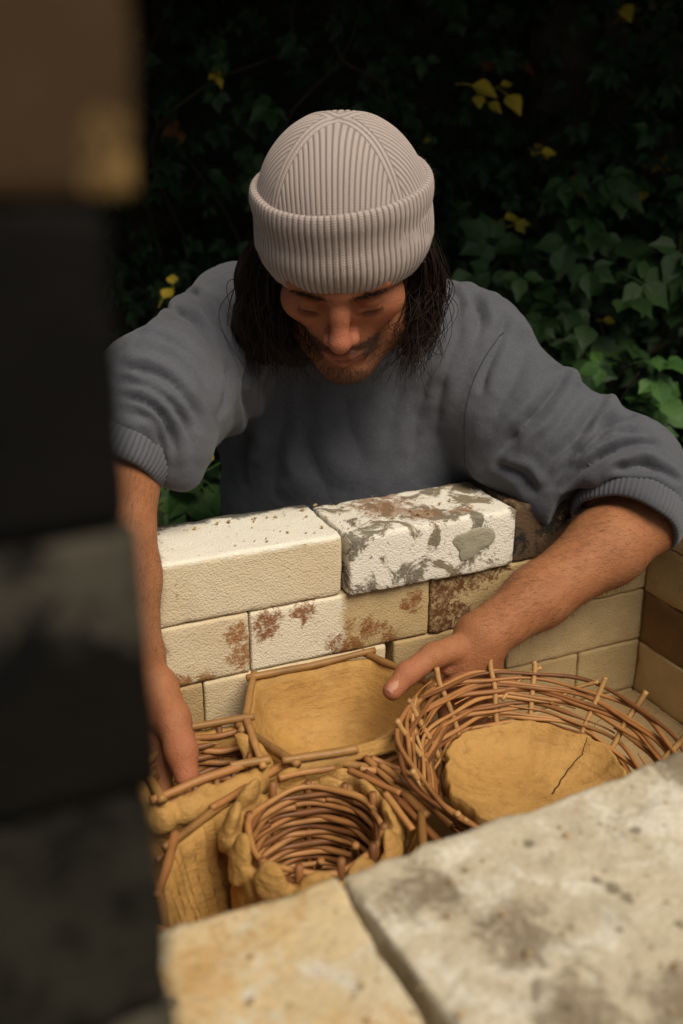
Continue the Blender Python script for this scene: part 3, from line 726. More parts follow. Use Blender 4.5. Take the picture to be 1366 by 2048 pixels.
def clay_wall(path, z0, z1, thick, petals, closed=True, h=.0024, seed=0):
    """wall of pressed clay: path of (x, y) points; petals: (position, outward direction, size)"""
    G = Field(); n_ = len(path)
    for i in range(n_ if closed else n_-1):
        p, q = path[i], path[(i+1) % n_]
        for z in np.arange(z0, z1, thick*1.5): G.cone([p[0], p[1], z], [q[0], q[1], z], thick, thick, thick*.9)
    for c, d, (st, sr, sz) in petals:
        d = unit(d); t = np.cross([0, 0, 1.], d); t = unit(t); G.ell(c, (sr, st, sz), np.stack([d, t, np.cross(d, t)], 1), .0075)
    V, F = G.mesh(h); V = laplace(V, F, 1, .5); Nn = vnormals(V, F)
    return V+Nn*(.0016*vnoise(V, 70, seed)+.0009*vnoise(V, 190, seed+1))[:, None], F
CLAYJOBS = []
pet = []
for i, a in enumerate(sa):
    a2 = a+math.pi/NC+J(.05); d = np.array([math.cos(a2), math.sin(a2), .35]); left = max(0, math.cos(a2-(math.pi-YAW)))
    pet.append((np.array([cc[0], cc[1], -.160+.006*left+J(.002)])+np.array([d[0], d[1], 0])*(.0722+.003*left), d, (.0165+J(.003), .0056+.002*left, .019+.006*left+J(.004))))
CLAYJOBS.append(('clay_collar', cyl, [(cc[0]+.0705*math.cos(a), cc[1]+.0705*math.sin(a)) for a in np.linspace(0, 2*math.pi, 36, endpoint=False)], -.285, -.156, .0048, pet, 4))
V, F = shell(cc[0], cc[1], [(.066, -.29, 0), (.066, -.281, 0), (.03, -.280, 0)], 40); obj('clay_base', V, F, M_CLAYD, cyl)
for k, (x0, y0, z0, x1, y1, z1) in enumerate([(560, 1556, -.140, 668, 1534, -.142), (700, 1540, -.142, 800, 1590, -.145), (770, 1590, -.140, 826, 1660, -.15), (712, 1690, -.15, 706, 1720, -.2), (640, 1722, -.18, 634, 1738, -.2)]):
    V, F = stick(onz(x0, y0, z0), onz(x1, y1, z1), .0036, .002, 120+k); obj('willow_rod', V, F, M_WICK, cyl)
# loose rods lying between the dish and the big basket
RODS = ['long dark willow rod running from the bowl down to the slab', 'long pale willow rod slanting beside the wide basket', 'short dark willow rod end under the wide basket edge', 'thin short rod lying almost level below the bowl', 'dark rod nearest the grey slab below the wide basket', 'pale rod lying between the bowl and the woven cylinder']
for k, (x0, y0, x1, y1, z) in enumerate([(735, 1545, 880, 1690, -.155), (760, 1530, 905, 1650, -.150), (790, 1560, 850, 1600, -.147), (720, 1532, 800, 1545, -.150), (800, 1600, 900, 1700, -.16), (745, 1520, 850, 1560, -.157)]):
    V, F = stick(onz(x0, y0, z), onz(x1, y1, z-.012), .0036, .003, 140+k)
    tag(obj('willow_rod', V, F, M_WICK if k % 2 else M_WICKD), RODS[k], 'rod', 'loose rods between the pots')

# the small basket on the left that the hand reaches into
ZL = -.150
pp = [(286, 1545), (366, 1468), (492, 1452), (522, 1535), (480, 1545), (322, 1604)]
poly = [onz(x, y, ZL) for x, y in pp]; cl = np.mean(poly, axis=0); rf2 = polyr(poly, cl); rfl = lambda a: np.mean([rf2(a+e) for e in (-.1, -.05, 0, .05, .1)])
small = thing('small_clay_basket', 'small angular basket with clay daubed outside, nearest the dark pillar', 'basket', (cl[0], cl[1], -.29))
for row in range(12):
    z = ZL-.004-row*.008; aa = np.linspace(0, 2*math.pi, 90)+row*.7; r = np.array([rfl(a) for a in aa])*(1-.012*row)-.004+.003*np.sin(aa*5+row*math.pi)
    obj('weaver', *tube(np.stack([cl[0]+r*np.cos(aa), cl[1]+r*np.sin(aa), z+.002*np.sin(aa*3+row)], 1), .0034, 6), [M_WICK, M_WICKD][row % 2], small)
ang_ = np.linspace(0, 2*math.pi, 44, endpoint=False); pet = []
for k in range(17):
    a = 2*math.pi*(k+.3*random.random())/17; r = rfl(a)+.007; d = np.array([math.cos(a), math.sin(a), .25])
    pet.append((np.array([cl[0]+r*math.cos(a), cl[1]+r*math.sin(a), ZL-.016+J(.003)]), d, (.0160+J(.003), .0100, .0165+J(.004))))
    if k % 2: pet.append((np.array([cl[0]+(r+.002)*math.cos(a+.15), cl[1]+(r+.002)*math.sin(a+.15), ZL-.052+J(.008)]), d, (.020, .006, .022)))
CLAYJOBS.append(('clay_coat', small, [(cl[0]+(rfl(a)+.003)*math.cos(a), cl[1]+(rfl(a)+.003)*math.sin(a)) for a in ang_], -.285, -.160, .0055, pet, 9))
for k in range(6):
    a, b = poly[k], poly[(k+1) % 6]; e = unit(b-a)
    V, F = stick(a-e*.008+[0, 0, .007], b+e*.010+[0, 0, .007+.003*(k % 2)], .0045, .0018, 170+k); obj('rim_stick', V, F, M_STICKC if k % 2 else M_WICK, small)
for k, a in enumerate(np.linspace(0, 2*math.pi, 12, endpoint=False)):
    r = rfl(a)-.001; obj('stake', *tube([(cl[0]+r*math.cos(a)*s, cl[1]+r*math.sin(a)*s, z) for s, z in ((.86, -.27), (.96, -.2), (1.0, ZL+.004))], .0035, 6), M_WICKD, small)
A = [onz(480, 1466, ZL+.012), onz(500, 1500, ZL-.002), onz(520, 1545, ZL-.02)]; rows = []
for t in np.linspace(-1, 1, 7): rows.append(smooth_path([a+RGT*t*w_+[0, 0, -.003*t*t] for a, w_ in zip(A, (.006, .009, .013))], 12))
for t in np.linspace(1, -1, 7): rows.append(smooth_path([a+RGT*t*w_+Hh*.006+[0, 0, -.006] for a, w_ in zip(A, (.006, .009, .013))], 12))
V = np.concatenate(rows); V += np.stack([vnoise(V, 90, k) for k in (1, 2, 3)], 1)*.0012
obj('clay_strap', V, [(i*12+j, i*12+j+1, ((i+1) % 14)*12+j+1, ((i+1) % 14)*12+j) for i in range(14) for j in range(11)], M_CLAY, small)

# ------------------------------------------------------------------ the person
class Field:
    """signed distance field built from rounded cones and ellipsoids that blend into each other"""
    def __init__(s): s.p = []
    def cone(s, a, b, ra, rb, k=.012, sub=False):
        s.p.append(('c', np.asarray(a, float), np.asarray(b, float), ra, rb, k, sub)); return s
    def chain(s, P, R, k=.012):
        for i in range(len(P)-1): s.cone(P[i], P[i+1], R[i], R[i+1], k)
        return s
    def ell(s, c, r, R=None, k=.012, sub=False):
        s.p.append(('e', np.asarray(c, float), np.asarray(r, float), np.eye(3) if R is None else np.asarray(R, float), None, k, sub)); return s
    def bounds(s, pr):
        if pr[0] == 'c':
            return np.minimum(pr[1]-pr[3], pr[2]-pr[4]), np.maximum(pr[1]+pr[3], pr[2]+pr[4])
        e = np.sqrt(((pr[3]*pr[2][None])**2).sum(1)); return pr[1]-e, pr[1]+e
    @staticmethod
    def dist(pr, Q):
        if pr[0] == 'c':
            a, b, ra, rb = pr[1:5]; ba = b-a; t = np.clip(((Q-a)@ba)/max(ba@ba, 1e-12), 0, 1)
            return np.linalg.norm(Q-a-t[..., None]*ba, axis=-1)-(ra+(rb-ra)*t)
        L = (Q-pr[1])@pr[3]; r = pr[2]; k0 = np.linalg.norm(L/r, axis=-1); k1 = np.linalg.norm(L/(r*r), axis=-1)
        return k0*(k0-1)/np.maximum(k1, 1e-9)
    @staticmethod
    def blend(D, d, k, sub):
        if sub:
            h = np.clip(.5-.5*(D+d)/k, 0, 1); return D*(1-h)-d*h+k*h*(1-h)
        h = np.clip(.5+.5*(D-d)/k, 0, 1); return D*(1-h)+d*h-k*h*(1-h)
    def at_points(s, Q):
        D = np.full(len(Q), .05)
        for pr in s.p:
            lo, hi = s.bounds(pr); m = pr[5]+.02; i = np.where(((Q > lo-m) & (Q < hi+m)).all(1))[0]
            if len(i): D[i] = s.blend(D[i], s.dist(pr, Q[i]), pr[5], pr[6])
        return D
    def mesh(s, h):
        los, his = zip(*[s.bounds(p) for p in s.p]); lo = np.min(los, 0)-3*h-.015; hi = np.max(his, 0)+3*h+.015
        n = np.ceil((hi-lo)/h).astype(int)+1; D = np.full(n, .05, np.float32)
        ax = [lo[i]+np.arange(n[i])*h for i in range(3)]
        for pr in s.p:
            a, b = s.bounds(pr); m = pr[5]+.012
            i0 = np.maximum(0, np.floor((a-m-lo)/h).astype(int)); i1 = np.minimum(n, np.ceil((b+m-lo)/h).astype(int)+1)
            sl = tuple(slice(p_, q_) for p_, q_ in zip(i0, i1))
            G = np.stack(np.meshgrid(*[ax[i][sl[i]] for i in range(3)], indexing='ij'), -1)
            D[sl] = s.blend(D[sl], s.dist(pr, G), pr[5], pr[6])
        S = D < 0
        cnt = np.zeros(n-1, np.int8)
        for dx in (0, 1):
            for dy in (0, 1):
                for dz in (0, 1): cnt += S[dx:n[0]-1+dx, dy:n[1]-1+dy, dz:n[2]-1+dz]
        cells = np.argwhere((cnt > 0) & (cnt < 8)); cid = np.full(n-1, -1, np.int32); cid[tuple(cells.T)] = np.arange(len(cells))
        acc = np.zeros((len(cells), 3)); num = np.zeros(len(cells))
        cs = [(x, y, z) for x in (0, 1) for y in (0, 1) for z in (0, 1)]
        val = {c: D[cells[:, 0]+c[0], cells[:, 1]+c[1], cells[:, 2]+c[2]] for c in cs}
        for c in cs:
            for a in range(3):
                if c[a] == 0:
                    e = list(c); e[a] = 1; e = tuple(e); va, vb = val[c], val[e]; x = (va < 0) != (vb < 0)
                    t = np.where(x, va/np.where(x, va-vb, 1), 0); p = np.array(c, float)[None]+t[:, None]*(np.array(e)-np.array(c))[None]
                    acc += np.where(x[:, None], p, 0); num += x
        V = lo+(cells+acc/num[:, None])*h; F = []
        for a in range(3):
            b, c = (a+1) % 3, (a+2) % 3
            sa_ = [slice(None)]*3; sb_ = [slice(None)]*3; sa_[a] = slice(0, -1); sb_[a] = slice(1, None)
            A, B = S[tuple(sa_)], S[tuple(sb_)]; idx = np.argwhere(A != B); idx = idx[(idx[:, b] > 0) & (idx[:, c] > 0)]
            inside = A[tuple(idx.T)]
            def cc_(db, dc): q = idx.copy(); q[:, b] -= db; q[:, c] -= dc; return cid[tuple(q.T)]
            q = np.stack([cc_(1, 1), cc_(0, 1), cc_(0, 0), cc_(1, 0)], 1); q[~inside] = q[~inside][:, ::-1]; F.append(q)
        F = np.concatenate(F); F = F[(F >= 0).all(1)]
        return V, F
    def snap(s, V, it=3, e=.0008):
        for _ in range(it):
            d = s.at_points(V); g = np.stack([s.at_points(V+np.eye(3)[i]*e)-s.at_points(V-np.eye(3)[i]*e) for i in range(3)], 1)/(2*e)
            g /= np.linalg.norm(g, axis=1, keepdims=True)+1e-9; V = V-g*np.clip(d, -.004, .004)[:, None]
        return V
def vnormals(V, F):
    fn = np.cross(V[F[:, 2]]-V[F[:, 0]], V[F[:, 3]]-V[F[:, 1]]); nn = np.zeros_like(V)
    for i in range(4): np.add.at(nn, F[:, i], fn)
    return nn/(np.linalg.norm(nn, axis=1, keepdims=True)+1e-12)
def laplace(V, F, it, w=.5):
    for _ in range(it):
        acc = np.zeros_like(V); c = np.zeros(len(V))
        for i in range(4):
            np.add.at(acc, F[:, i], V[F[:, (i+1) % 4]]); np.add.at(acc, F[:, i], V[F[:, (i+3) % 4]]); np.add.at(c, F[:, i], 2)
        V = V*(1-w)+w*acc/np.maximum(c, 1)[:, None]
    return V

for nm, par, path, z0, z1, tk, pet, sd in CLAYJOBS:
    V, F = clay_wall(path, z0, z1, tk, pet, seed=sd); obj(nm, V, F, M_CLAY, par)

# head frame: x to the person's left (picture right), y forward, z up
HO = at(689, 498, 1.095); HP = math.radians(35); HATP = math.radians(17); HY = math.radians(-4)
hd = -Hh*math.cos(HY)+RGT*math.sin(HY); hx = RGT*math.cos(HY)+Hh*math.sin(HY)
HR = math.radians(1.5)
hy = hd*math.cos(HP)-np.array([0, 0, 1])*math.sin(HP); hz = hd*math.sin(HP)+np.array([0, 0, 1])*math.cos(HP)
hx, hz = hx*math.cos(HR)+hz*math.sin(HR), hz*math.cos(HR)-hx*math.sin(HR)
HM = np.stack([hx, hy, hz], 1)
ty = hd*math.cos(HATP)-np.array([0, 0, 1])*math.sin(HATP); HATM = np.stack([hx, ty, -unit(np.cross(hx, ty))], 1)
def hp(x, y, z): return HO+HM@np.array([x, y, z])
B = Field()
B.ell(hp(0, -.012, .045), (.076, .095, .088), HM, .02)
B.ell(hp(0, .040, -.010), (.061, .055, .078), HM, .02)
for sx in (-1, 1):
    B.chain([hp(sx*.058, .005, -.035), hp(sx*.046, .040, -.075), hp(sx*.014, .078, -.098)], [.020, .020, .018], .02)
    B.ell(hp(sx*.044, .060, -.016), (.022, .020, .019), HM, .018)
    B.cone(hp(sx*.046, .078, .026), hp(sx*.008, .090, .022), .009, .010, .014)
B.ell(hp(0, .084, -.097), (.020, .016, .016), HM, .014)
B.ell(hp(0, .078, -.056), (.030, .022, .026), HM, .016)
for sx in (-1, 1):
    B.ell(hp(sx*.031, .098, .004), (.017, .013, .011), HM, .010, True)
    B.ell(hp(sx*.031, .0765, .004), (.0150, .0140, .0125), HM, .003)          # lowered lid over the eye
    B.cone(hp(sx*.040, .0845, -.0045), hp(sx*.020, .0885, -.0045), .0022, .0026, .005)  # fold under the eye
B.chain([hp(0, .087, .020), hp(0, .099, -.002), hp(0, .112, -.026)], [.0085, .0090, .0105], .009)
B.ell(hp(0, .1130, -.0290), (.0108, .0118, .0096), HM, .008)
for sx in (-1, 1):
    B.ell(hp(sx*.0135, .1015, -.033), (.0066, .0095, .0070), HM, .006)
    B.ell(hp(sx*.0068, .1080, -.0405), (.0036, .0055, .004), HM, .003, True)
B.chain([hp(-.024, .0905, -.0635), hp(-.008, .1000, -.0600), hp(0, .0995, -.0612), hp(.008, .1000, -.0600), hp(.024, .0905, -.0635)], [.0025, .0048, .0044, .0048, .0025], .005)
B.chain([hp(-.022, .0895, -.0685), hp(0, .0985, -.0715), hp(.022, .0895, -.0685)], [.0028, .0062, .0028], .005)
B.chain([hp(-.024, .0945, -.0662), hp(0, .1065, -.0660), hp(.024, .0945, -.0662)], [.0012, .0016, .0012], .003)
B.p[-1] = B.p[-1][:5]+(.003, True); B.p[-2] = B.p[-2][:5]+(.003, True)
for sx in (-1, 1): B.ell(hp(sx*.079, -.004, -.004), (.007, .017, .030), HM, .006)
NB = at(700, 640, 1.315)                                                        # base of the neck
B.cone(hp(0, -.030, -.05), NB, .058, .064, .03)
SHL, SHR = at(484, 658, 1.33), at(932, 728, 1.33)
B.cone(NB, SHL, .052, .045, .03).cone(NB, SHR, .052, .045, .03)
B.ell(at(712, 830, 1.42), (.14, .09, .17), np.stack([RGT, Hh, [0, 0, 1]], 1), .05)
EL, WL_ = at(212, 815, 1.115), at(268, 1315, 1.005)                              # the arm on the left of the picture
ER, WR_ = at(1300, 1030, 1.235), at(962, 1276, 1.125)                            # the arm on the right
B.cone(SHL, EL, .045, .042, .02).cone(SHR, ER, .045, .042, .02)
B.chain([EL, EL*.70+WL_*.30, EL*.3+WL_*.7, WL_], [.043, .0455, .034, .0285], .02)
B.chain([ER, ER*.72+WR_*.28, ER*.32+WR_*.68, WR_], [.044, .0450, .0345, .0290], .02)
# hand on the right of the picture: back of the hand up, thumb over the bowl's rim, fingers down outside it
TH = [at(940, 1288, 1.115), at(866, 1312, 1.088), at(815, 1347, 1.073), at(785, 1381, 1.062)]
B.chain(TH, [.0170, .0138, .0122, .0106], .006)
KN = [at(904, 1370, 1.116), at(920, 1382, 1.128), at(948, 1386, 1.140), at(974, 1372, 1.150)]
for q, r_ in zip(KN, (.0130, .0132, .0126, .0115)): B.cone(WR_, q, .0245, r_, .012)
B.cone(at(955, 1300, 1.125), at(962, 1350, 1.140), .022, .018, .014)
B.cone(at(935, 1300, 1.118), at(893, 1338, 1.104), .016, .007, .010)
for q, (dx, dy, dd, L) in zip(KN, ((-10, 50, .012, 1.0), (0, 58, .010, 1.1), (6, 56, .008, 1.02), (10, 48, .005, .85))):
    m = q+RGT*dx*.0005+UPV*(-dy*.00062)*L+FWD*dd; e = m+UPV*(-.026)*L-FWD*.012; t = e+UPV*(-.016)*L-FWD*.016
    B.chain([q, m, e, t], [.0108, .0096, .0085, .0072], .004)
# hand on the left: reaching down into the small basket, thumb towards the camera
TL = [at(318, 1372, .995), at(346, 1440, .975), at(363, 1500, .962), at(374, 1552, .955)]
B.chain(TL, [.0190, .0160, .0140, .0118], .010)
KL = [at(304, 1432, .985), at(290, 1436, 1.005), at(272, 1434, 1.022), at(255, 1424, 1.036)]
for q, r_ in zip(KL, (.0128, .0128, .0122, .0108)): B.cone(WL_, q, .0235, r_, .014)
B.cone(at(300, 1370, .995), at(322, 1428, .982), .018, .010, .012)
for q, L in zip(KL, (1.0, 1.1, 1.02, .82)):
    m = q+UPV*(-.044*L)+RGT*.006+FWD*.004; e = m+UPV*(-.026*L)+RGT*.006-FWD*.006; t = e+UPV*(-.018*L)+RGT*.004-FWD*.010
    B.chain([q, m, e, t], [.0110, .0098, .0086, .0073], .004)
V, F = B.mesh(.0026); V = laplace(V, F, 1, .4); V = B.snap(V, 2)
# finer skin on the head and hands: split those faces and settle them on the field again
fc = V[F].mean(1); hl = (fc-HO)@HM
sel = ((np.abs(hl[:, 0]) < .085) & (hl[:, 1] > .03) & (hl[:, 2] > -.125) & (hl[:, 2] < .05)) | (np.linalg.norm(fc-at(860, 1340, 1.08), axis=1) < .075) | (np.linalg.norm(fc-at(345, 1450, .98), axis=1) < .08)
me = make_mesh('person', V, F); bm = bmesh.new(); bm.from_mesh(me); bm.faces.ensure_lookup_table()
ed = {e for i in np.where(sel)[0] for e in bm.faces[int(i)].edges}
bmesh.ops.subdivide_edges(bm, edges=list(ed), cuts=1, use_grid_fill=True); bmesh.ops.triangulate(bm, faces=[f for f in bm.faces if len(f.verts) > 4])
bm.to_mesh(me); bm.free(); me.update()
V = np.zeros(len(me.vertices)*3, np.float32); me.vertices.foreach_get('co', V); V = V.reshape(-1, 3).astype(float)
V = B.snap(V, 2); me.vertices.foreach_set('co', V.astype(np.float32).ravel()); me.polygons.foreach_set('use_smooth', np.ones(len(me.polygons), bool)); me.update()
me.materials.append(M_SKIN)
person = tag(link('person', me), 'bearded person in knitted hat and grey sweatshirt leaning over the kiln wall', 'person')
HL = (V-HO)@HM
def g3(c, r): return np.exp(-((HL-np.array(c))**2/np.array(r)**2).sum(1))
flush_shade = np.clip(.30*(np.linalg.norm(HL-np.array([0, .07, -.03]), axis=1) < .09)+.75*g3((0, .112, -.030), (.02, .02, .02))+.5*g3((.045, .07, -.02), (.022, .03, .022))+.5*g3((-.045, .07, -.02), (.022, .03, .022))+.35*g3((0, .09, .0), (.02, .03, .03)), 0, 1)  # skin redness; the even term over the face also paints in shade
for q, r_ in ((TH[2], .02), (TH[3], .022), (TL[2], .02), (TL[3], .022), (KN[0], .022), (KN[1], .02), (KL[0], .02), (at(885, 1335, 1.1), .014), (at(335, 1440, .97), .014)):
    flush_shade = np.maximum(flush_shade, .62*np.exp(-(np.linalg.norm(V-q, axis=1)/r_)**2))
lip = np.clip(g3((0, .100, -.0605), (.020, .02, .0055))+g3((0, .098, -.0715), (.016, .02, .0055)), 0, 1)
moust = g3((.014, .10, -.0525), (.017, .03, .0065))+g3((-.014, .10, -.0525), (.017, .03, .0065))+g3((.028, .085, -.062), (.008, .03, .014))+g3((-.028, .085, -.062), (.008, .03, .014))
chin = g3((0, .09, -.097), (.030, .05, .015))+.55*g3((.042, .05, -.075), (.02, .05, .022))+.55*g3((-.042, .05, -.075), (.02, .05, .022))
brow = g3((.030, .09, .020), (.017, .03, .0045))+g3((-.030, .09, .020), (.017, .03, .0045))
beard = np.clip((moust+chin)*(1-lip)+brow, 0, 1)*(HL[:, 1] > .02)
for nm, a in (('flush_shade', flush_shade), ('lip', lip), ('beard', beard)):
    at_ = me.attributes.new(nm, 'FLOAT', 'POINT'); at_.data.foreach_set('value', a.astype(np.float32))
NO = np.zeros(len(V)*3, np.float32); me.vertices.foreach_get('normal', NO); NO = NO.reshape(-1, 3)
rb = np.random.default_rng(5)
def hairs(name, idx, length, rad, dirs, mat, jit=.35, droop=.0):
    bag = Bag()
    for i in idx:
        d = unit(dirs(i)+rb.normal(0, jit, 3)); L = length*rb.uniform(.6, 1.25); p = V[i]-NO[i]*.0003
        side = unit(np.cross(d, NO[i]+1e-3)); P = [p, p+d*L*.5, p+d*L+np.array([0, 0, -droop*L])]
        tr = np.cross(side, d); vs = []
        for q, r_ in zip(P, (rad, rad*.8, rad*.15)): vs += [q+side*r_, q-side*r_*.5+tr*r_*.8, q-side*r_*.5-tr*r_*.8]
        fs = [(a*3+j, a*3+(j+1) % 3, a*3+3+(j+1) % 3, a*3+3+j) for a in range(2) for j in range(3)]; bag.add((vs, fs))
    return bag.build(name, mat, person)
pb = beard*(HL[:, 2] < 0)*(rb.random(len(V))); ib = np.argsort(-pb)[:2600]
hairs('beard', ib, .0048, .00018, lambda i: NO[i]*.55-HM[:, 2]*.8+HM[:, 0]*np.sign(HL[i, 0])*.35, M_BEARD, .3)
ib = np.argsort(-(brow*rb.random(len(V))))[:420]
tag(hairs('eyebrows', ib, .006, .00022, lambda i: NO[i]*.3+HM[:, 0]*np.sign(HL[i, 0])*.8-HM[:, 2]*.15, M_HAIR, .25), kind='stuff')
for sx in (-1, 1):                                                             # lashes along the closed lids
    bag = Bag()
    for q in np.linspace(-1, 1, 26):
        p = hp(sx*.031+q*.0125, .0895-.006*q*q, -.0035-.0015*(1-q*q)); bag.add(tube([p, p+HM@np.array([q*.002, .004, -.003]), p+HM@np.array([q*.003, .0075, -.0032])], [.0004, .0003, .0001], 3))
    bag.build('eyelashes', M_HAIR, person)
def arm_hair(A, Bw, n):
    ba = Bw-A; t = ((V-A)@ba)/(ba@ba); ds = np.linalg.norm(V-A-np.clip(t, 0, 1)[:, None]*ba, axis=1)
    ok = np.where((t > .12) & (t < 1.0) & (ds < .06) & (ds > .02))[0]; idx = rb.choice(ok, n, replace=False); ax = unit(ba)
    return hairs('arm_hair', idx,   .012, .00011, lambda i: NO[i]*.35+ax*.75+np.cross(ax, NO[i])*.5, M_ARMH, .25)
arm_hair(ER, WR_, 2600); arm_hair(EL, WL_, 1800)
# thumb nails and dried clay in the crook of the thumb
def nail(tip, base, face):
    ax = unit(tip-base); nz = unit(face-ax*np.dot(face, ax)); sx = np.cross(ax, nz); vs = []; fs = []
    for i in range(9):
        for j in range(7):
            u, v = i/8*2-1, j/6*2-1; wd = .0082*(1-.25*max(0, u)**3-.12*max(0, -u)**2)
            vs.append(tip+ax*(.0085*u+.001)+sx*wd*v+nz*(.0115-.0046*v*v-.0018*max(0, u)**2-.0003))
    for i in range(8):
        for j in range(6): a_ = i*7+j; fs.append((a_, a_+1, a_+8, a_+7))
    return obj('thumbnail', vs, fs, M_NAIL, person)
nail(TH[3]+unit(TH[2]-TH[3])*.003, TH[2], -FWD*.95+UPV*.25-RGT*.25)
nail(TL[3], TL[2], -FWD*.6+RGT*.75)

# sweatshirt
S = Field(); TR = np.stack([RGT, Hh, [0, 0, 1]], 1)
lean = math.radians(20); TL3 = np.stack([RGT, Hh*math.cos(lean)+np.array([0, 0, 1])*math.sin(lean)*-1, Hh*math.sin(lean)+np.array([0, 0, 1])*math.cos(lean)], 1)
TL3 = np.stack([RGT, unit(Hh*math.cos(lean)+np.array([0, 0, 1.])*math.sin(lean)), unit(-Hh*math.sin(lean)+np.array([0, 0, 1.])*math.cos(lean))], 1)
S.ell(at(708, 800, 1.405), (.185, .115, .20), TL3, .05)
S.ell(at(715, 1010, 1.46), (.198, .125, .22), TL3, .05)
S.ell(at(730, 1290, 1.56), (.19, .13, .20), TL3, .05)
NB2 = at(697, 615, 1.30)
S.cone(NB2, SHL+UPV*.008, .074, .066, .04).cone(NB2, SHR+UPV*.014, .074, .072, .04)
S.cone(SHL, at(540, 800, 1.38), .07, .085, .05).cone(SHR, at(900, 820, 1.38), .08, .09, .05)
nR = unit(-RGT*.38-UPV*.80-FWD*.45); cR = at(1250, 1054, 1.215)
nL = unit(-RGT*.30-UPV*.88-FWD*.30); cL = at(224, 936, 1.075)
ML = at(322, 800, 1.135)
S.cone(SHL+UPV*.002, at(398, 748, 1.225), .072, .075, .03).cone(at(398, 745, 1.225), ML, .078, .074, .03).cone(ML, cL-nL*.050, .074, .060, .03)
MR = at(1244, 958, 1.25)
S.cone(SHR, at(1040, 848, 1.29), .080, .082, .03).cone(at(1040, 848, 1.29), MR, .082, .074, .03).cone(MR, cR-nR*.045, .074, .066, .03)
S.cone(at(1085, 930, 1.27), at(1100, 985, 1.255), .062, .044, .03)
def ring_frame(n_): u_ = unit(np.cross(n_, [0, 0, 1.])); return np.stack([u_, np.cross(n_, u_), n_], 1)
S.ell(cR+nR*.018, (.088, .088, .068), ring_frame(nR), .006, True); S.ell(cL+nL*.020, (.080, .080, .062), ring_frame(nL), .006, True)
S.cone(at(330, 815, 1.115), at(352, 900, 1.10), .050, .036, .025).cone(at(352, 900, 1.10), at(366, 948, 1.095), .034, .018, .02)
SV, SF = S.mesh(.0032); SV = laplace(SV, SF, 2, .5)
# folds: ridges laid on the cloth along paths, given where they run and how high they stand
SN = vnormals(SV, SF); disp = np.zeros(len(SV))
def fold(pts, width, amp, d=None):
    """pts: points of the cloth along the fold's crest"""
    global disp
    P = smooth_path(pts, 24); best = np.full(len(SV), 9.); tt = np.zeros(len(SV))
    lo, hi = P.min(0)-.08, P.max(0)+.08; ix = np.where(((SV > lo) & (SV < hi)).all(1))[0]; Q = SV[ix]
    b = np.full(len(ix), 9.); t = np.zeros(len(ix))
    for i in range(23):
        e = P[i+1]-P[i]; f = np.clip(((Q-P[i])@e)/(e@e), 0, 1); ds = np.linalg.norm(Q-P[i]-f[:, None]*e, axis=1); m = ds < b; b[m] = ds[m]; t[m] = (i+f[m])/23
    taper = np.clip(np.minimum(t, 1-t)*5+.12, 0, 1)**.7
    disp[ix] += amp*taper*np.exp(-(b/width)**2)
bvS = BVHTree.FromPolygons([tuple(v) for v in SV], [tuple(f) for f in SF])
def on_cloth(px, py):
    d = FWD+RGT*((px-683)/FPX)+UPV*((1024-py)/FPX); h = bvS.ray_cast(Vector(CAM), Vector(unit(d)))
    if h[0] is None: h = bvS.find_nearest(Vector(at(px, py, 1.25)))
    return np.array(h[0])
def crease(pts, amp, w=.010):
    """a sharp valley with puffed cloth on both sides"""
    P = smooth_path(pts, 30); lo, hi = P.min(0)-.06, P.max(0)+.06; ix = np.where(((SV > lo) & (SV < hi)).all(1))[0]; Q = SV[ix]
    b = np.full(len(ix), 9.); t = np.zeros(len(ix))
    for i in range(29):
        e = P[i+1]-P[i]; f = np.clip(((Q-P[i])@e)/(e@e+1e-12), 0, 1); ds = np.linalg.norm(Q-P[i]-f[:, None]*e, axis=1); m_ = ds < b; b[m_] = ds[m_]; t[m_] = (i+f[m_])/29
    tp = np.clip(np.minimum(t+.15, (1-t)*1.2)*3, 0, 1)
    b = np.abs(b+.0035*vnoise(Q, 45, int(amp*1e4)))*(1+.25*vnoise(Q, 30, 9)); tp = tp*(.72+.45*vnoise(Q, 18, int(w*1e4)))
    disp[ix] += 1.3*amp*tp*(-1.25*np.exp(-b/(w*.5))+.62*np.exp(-((b-w*1.15)/(w*.75))**2))
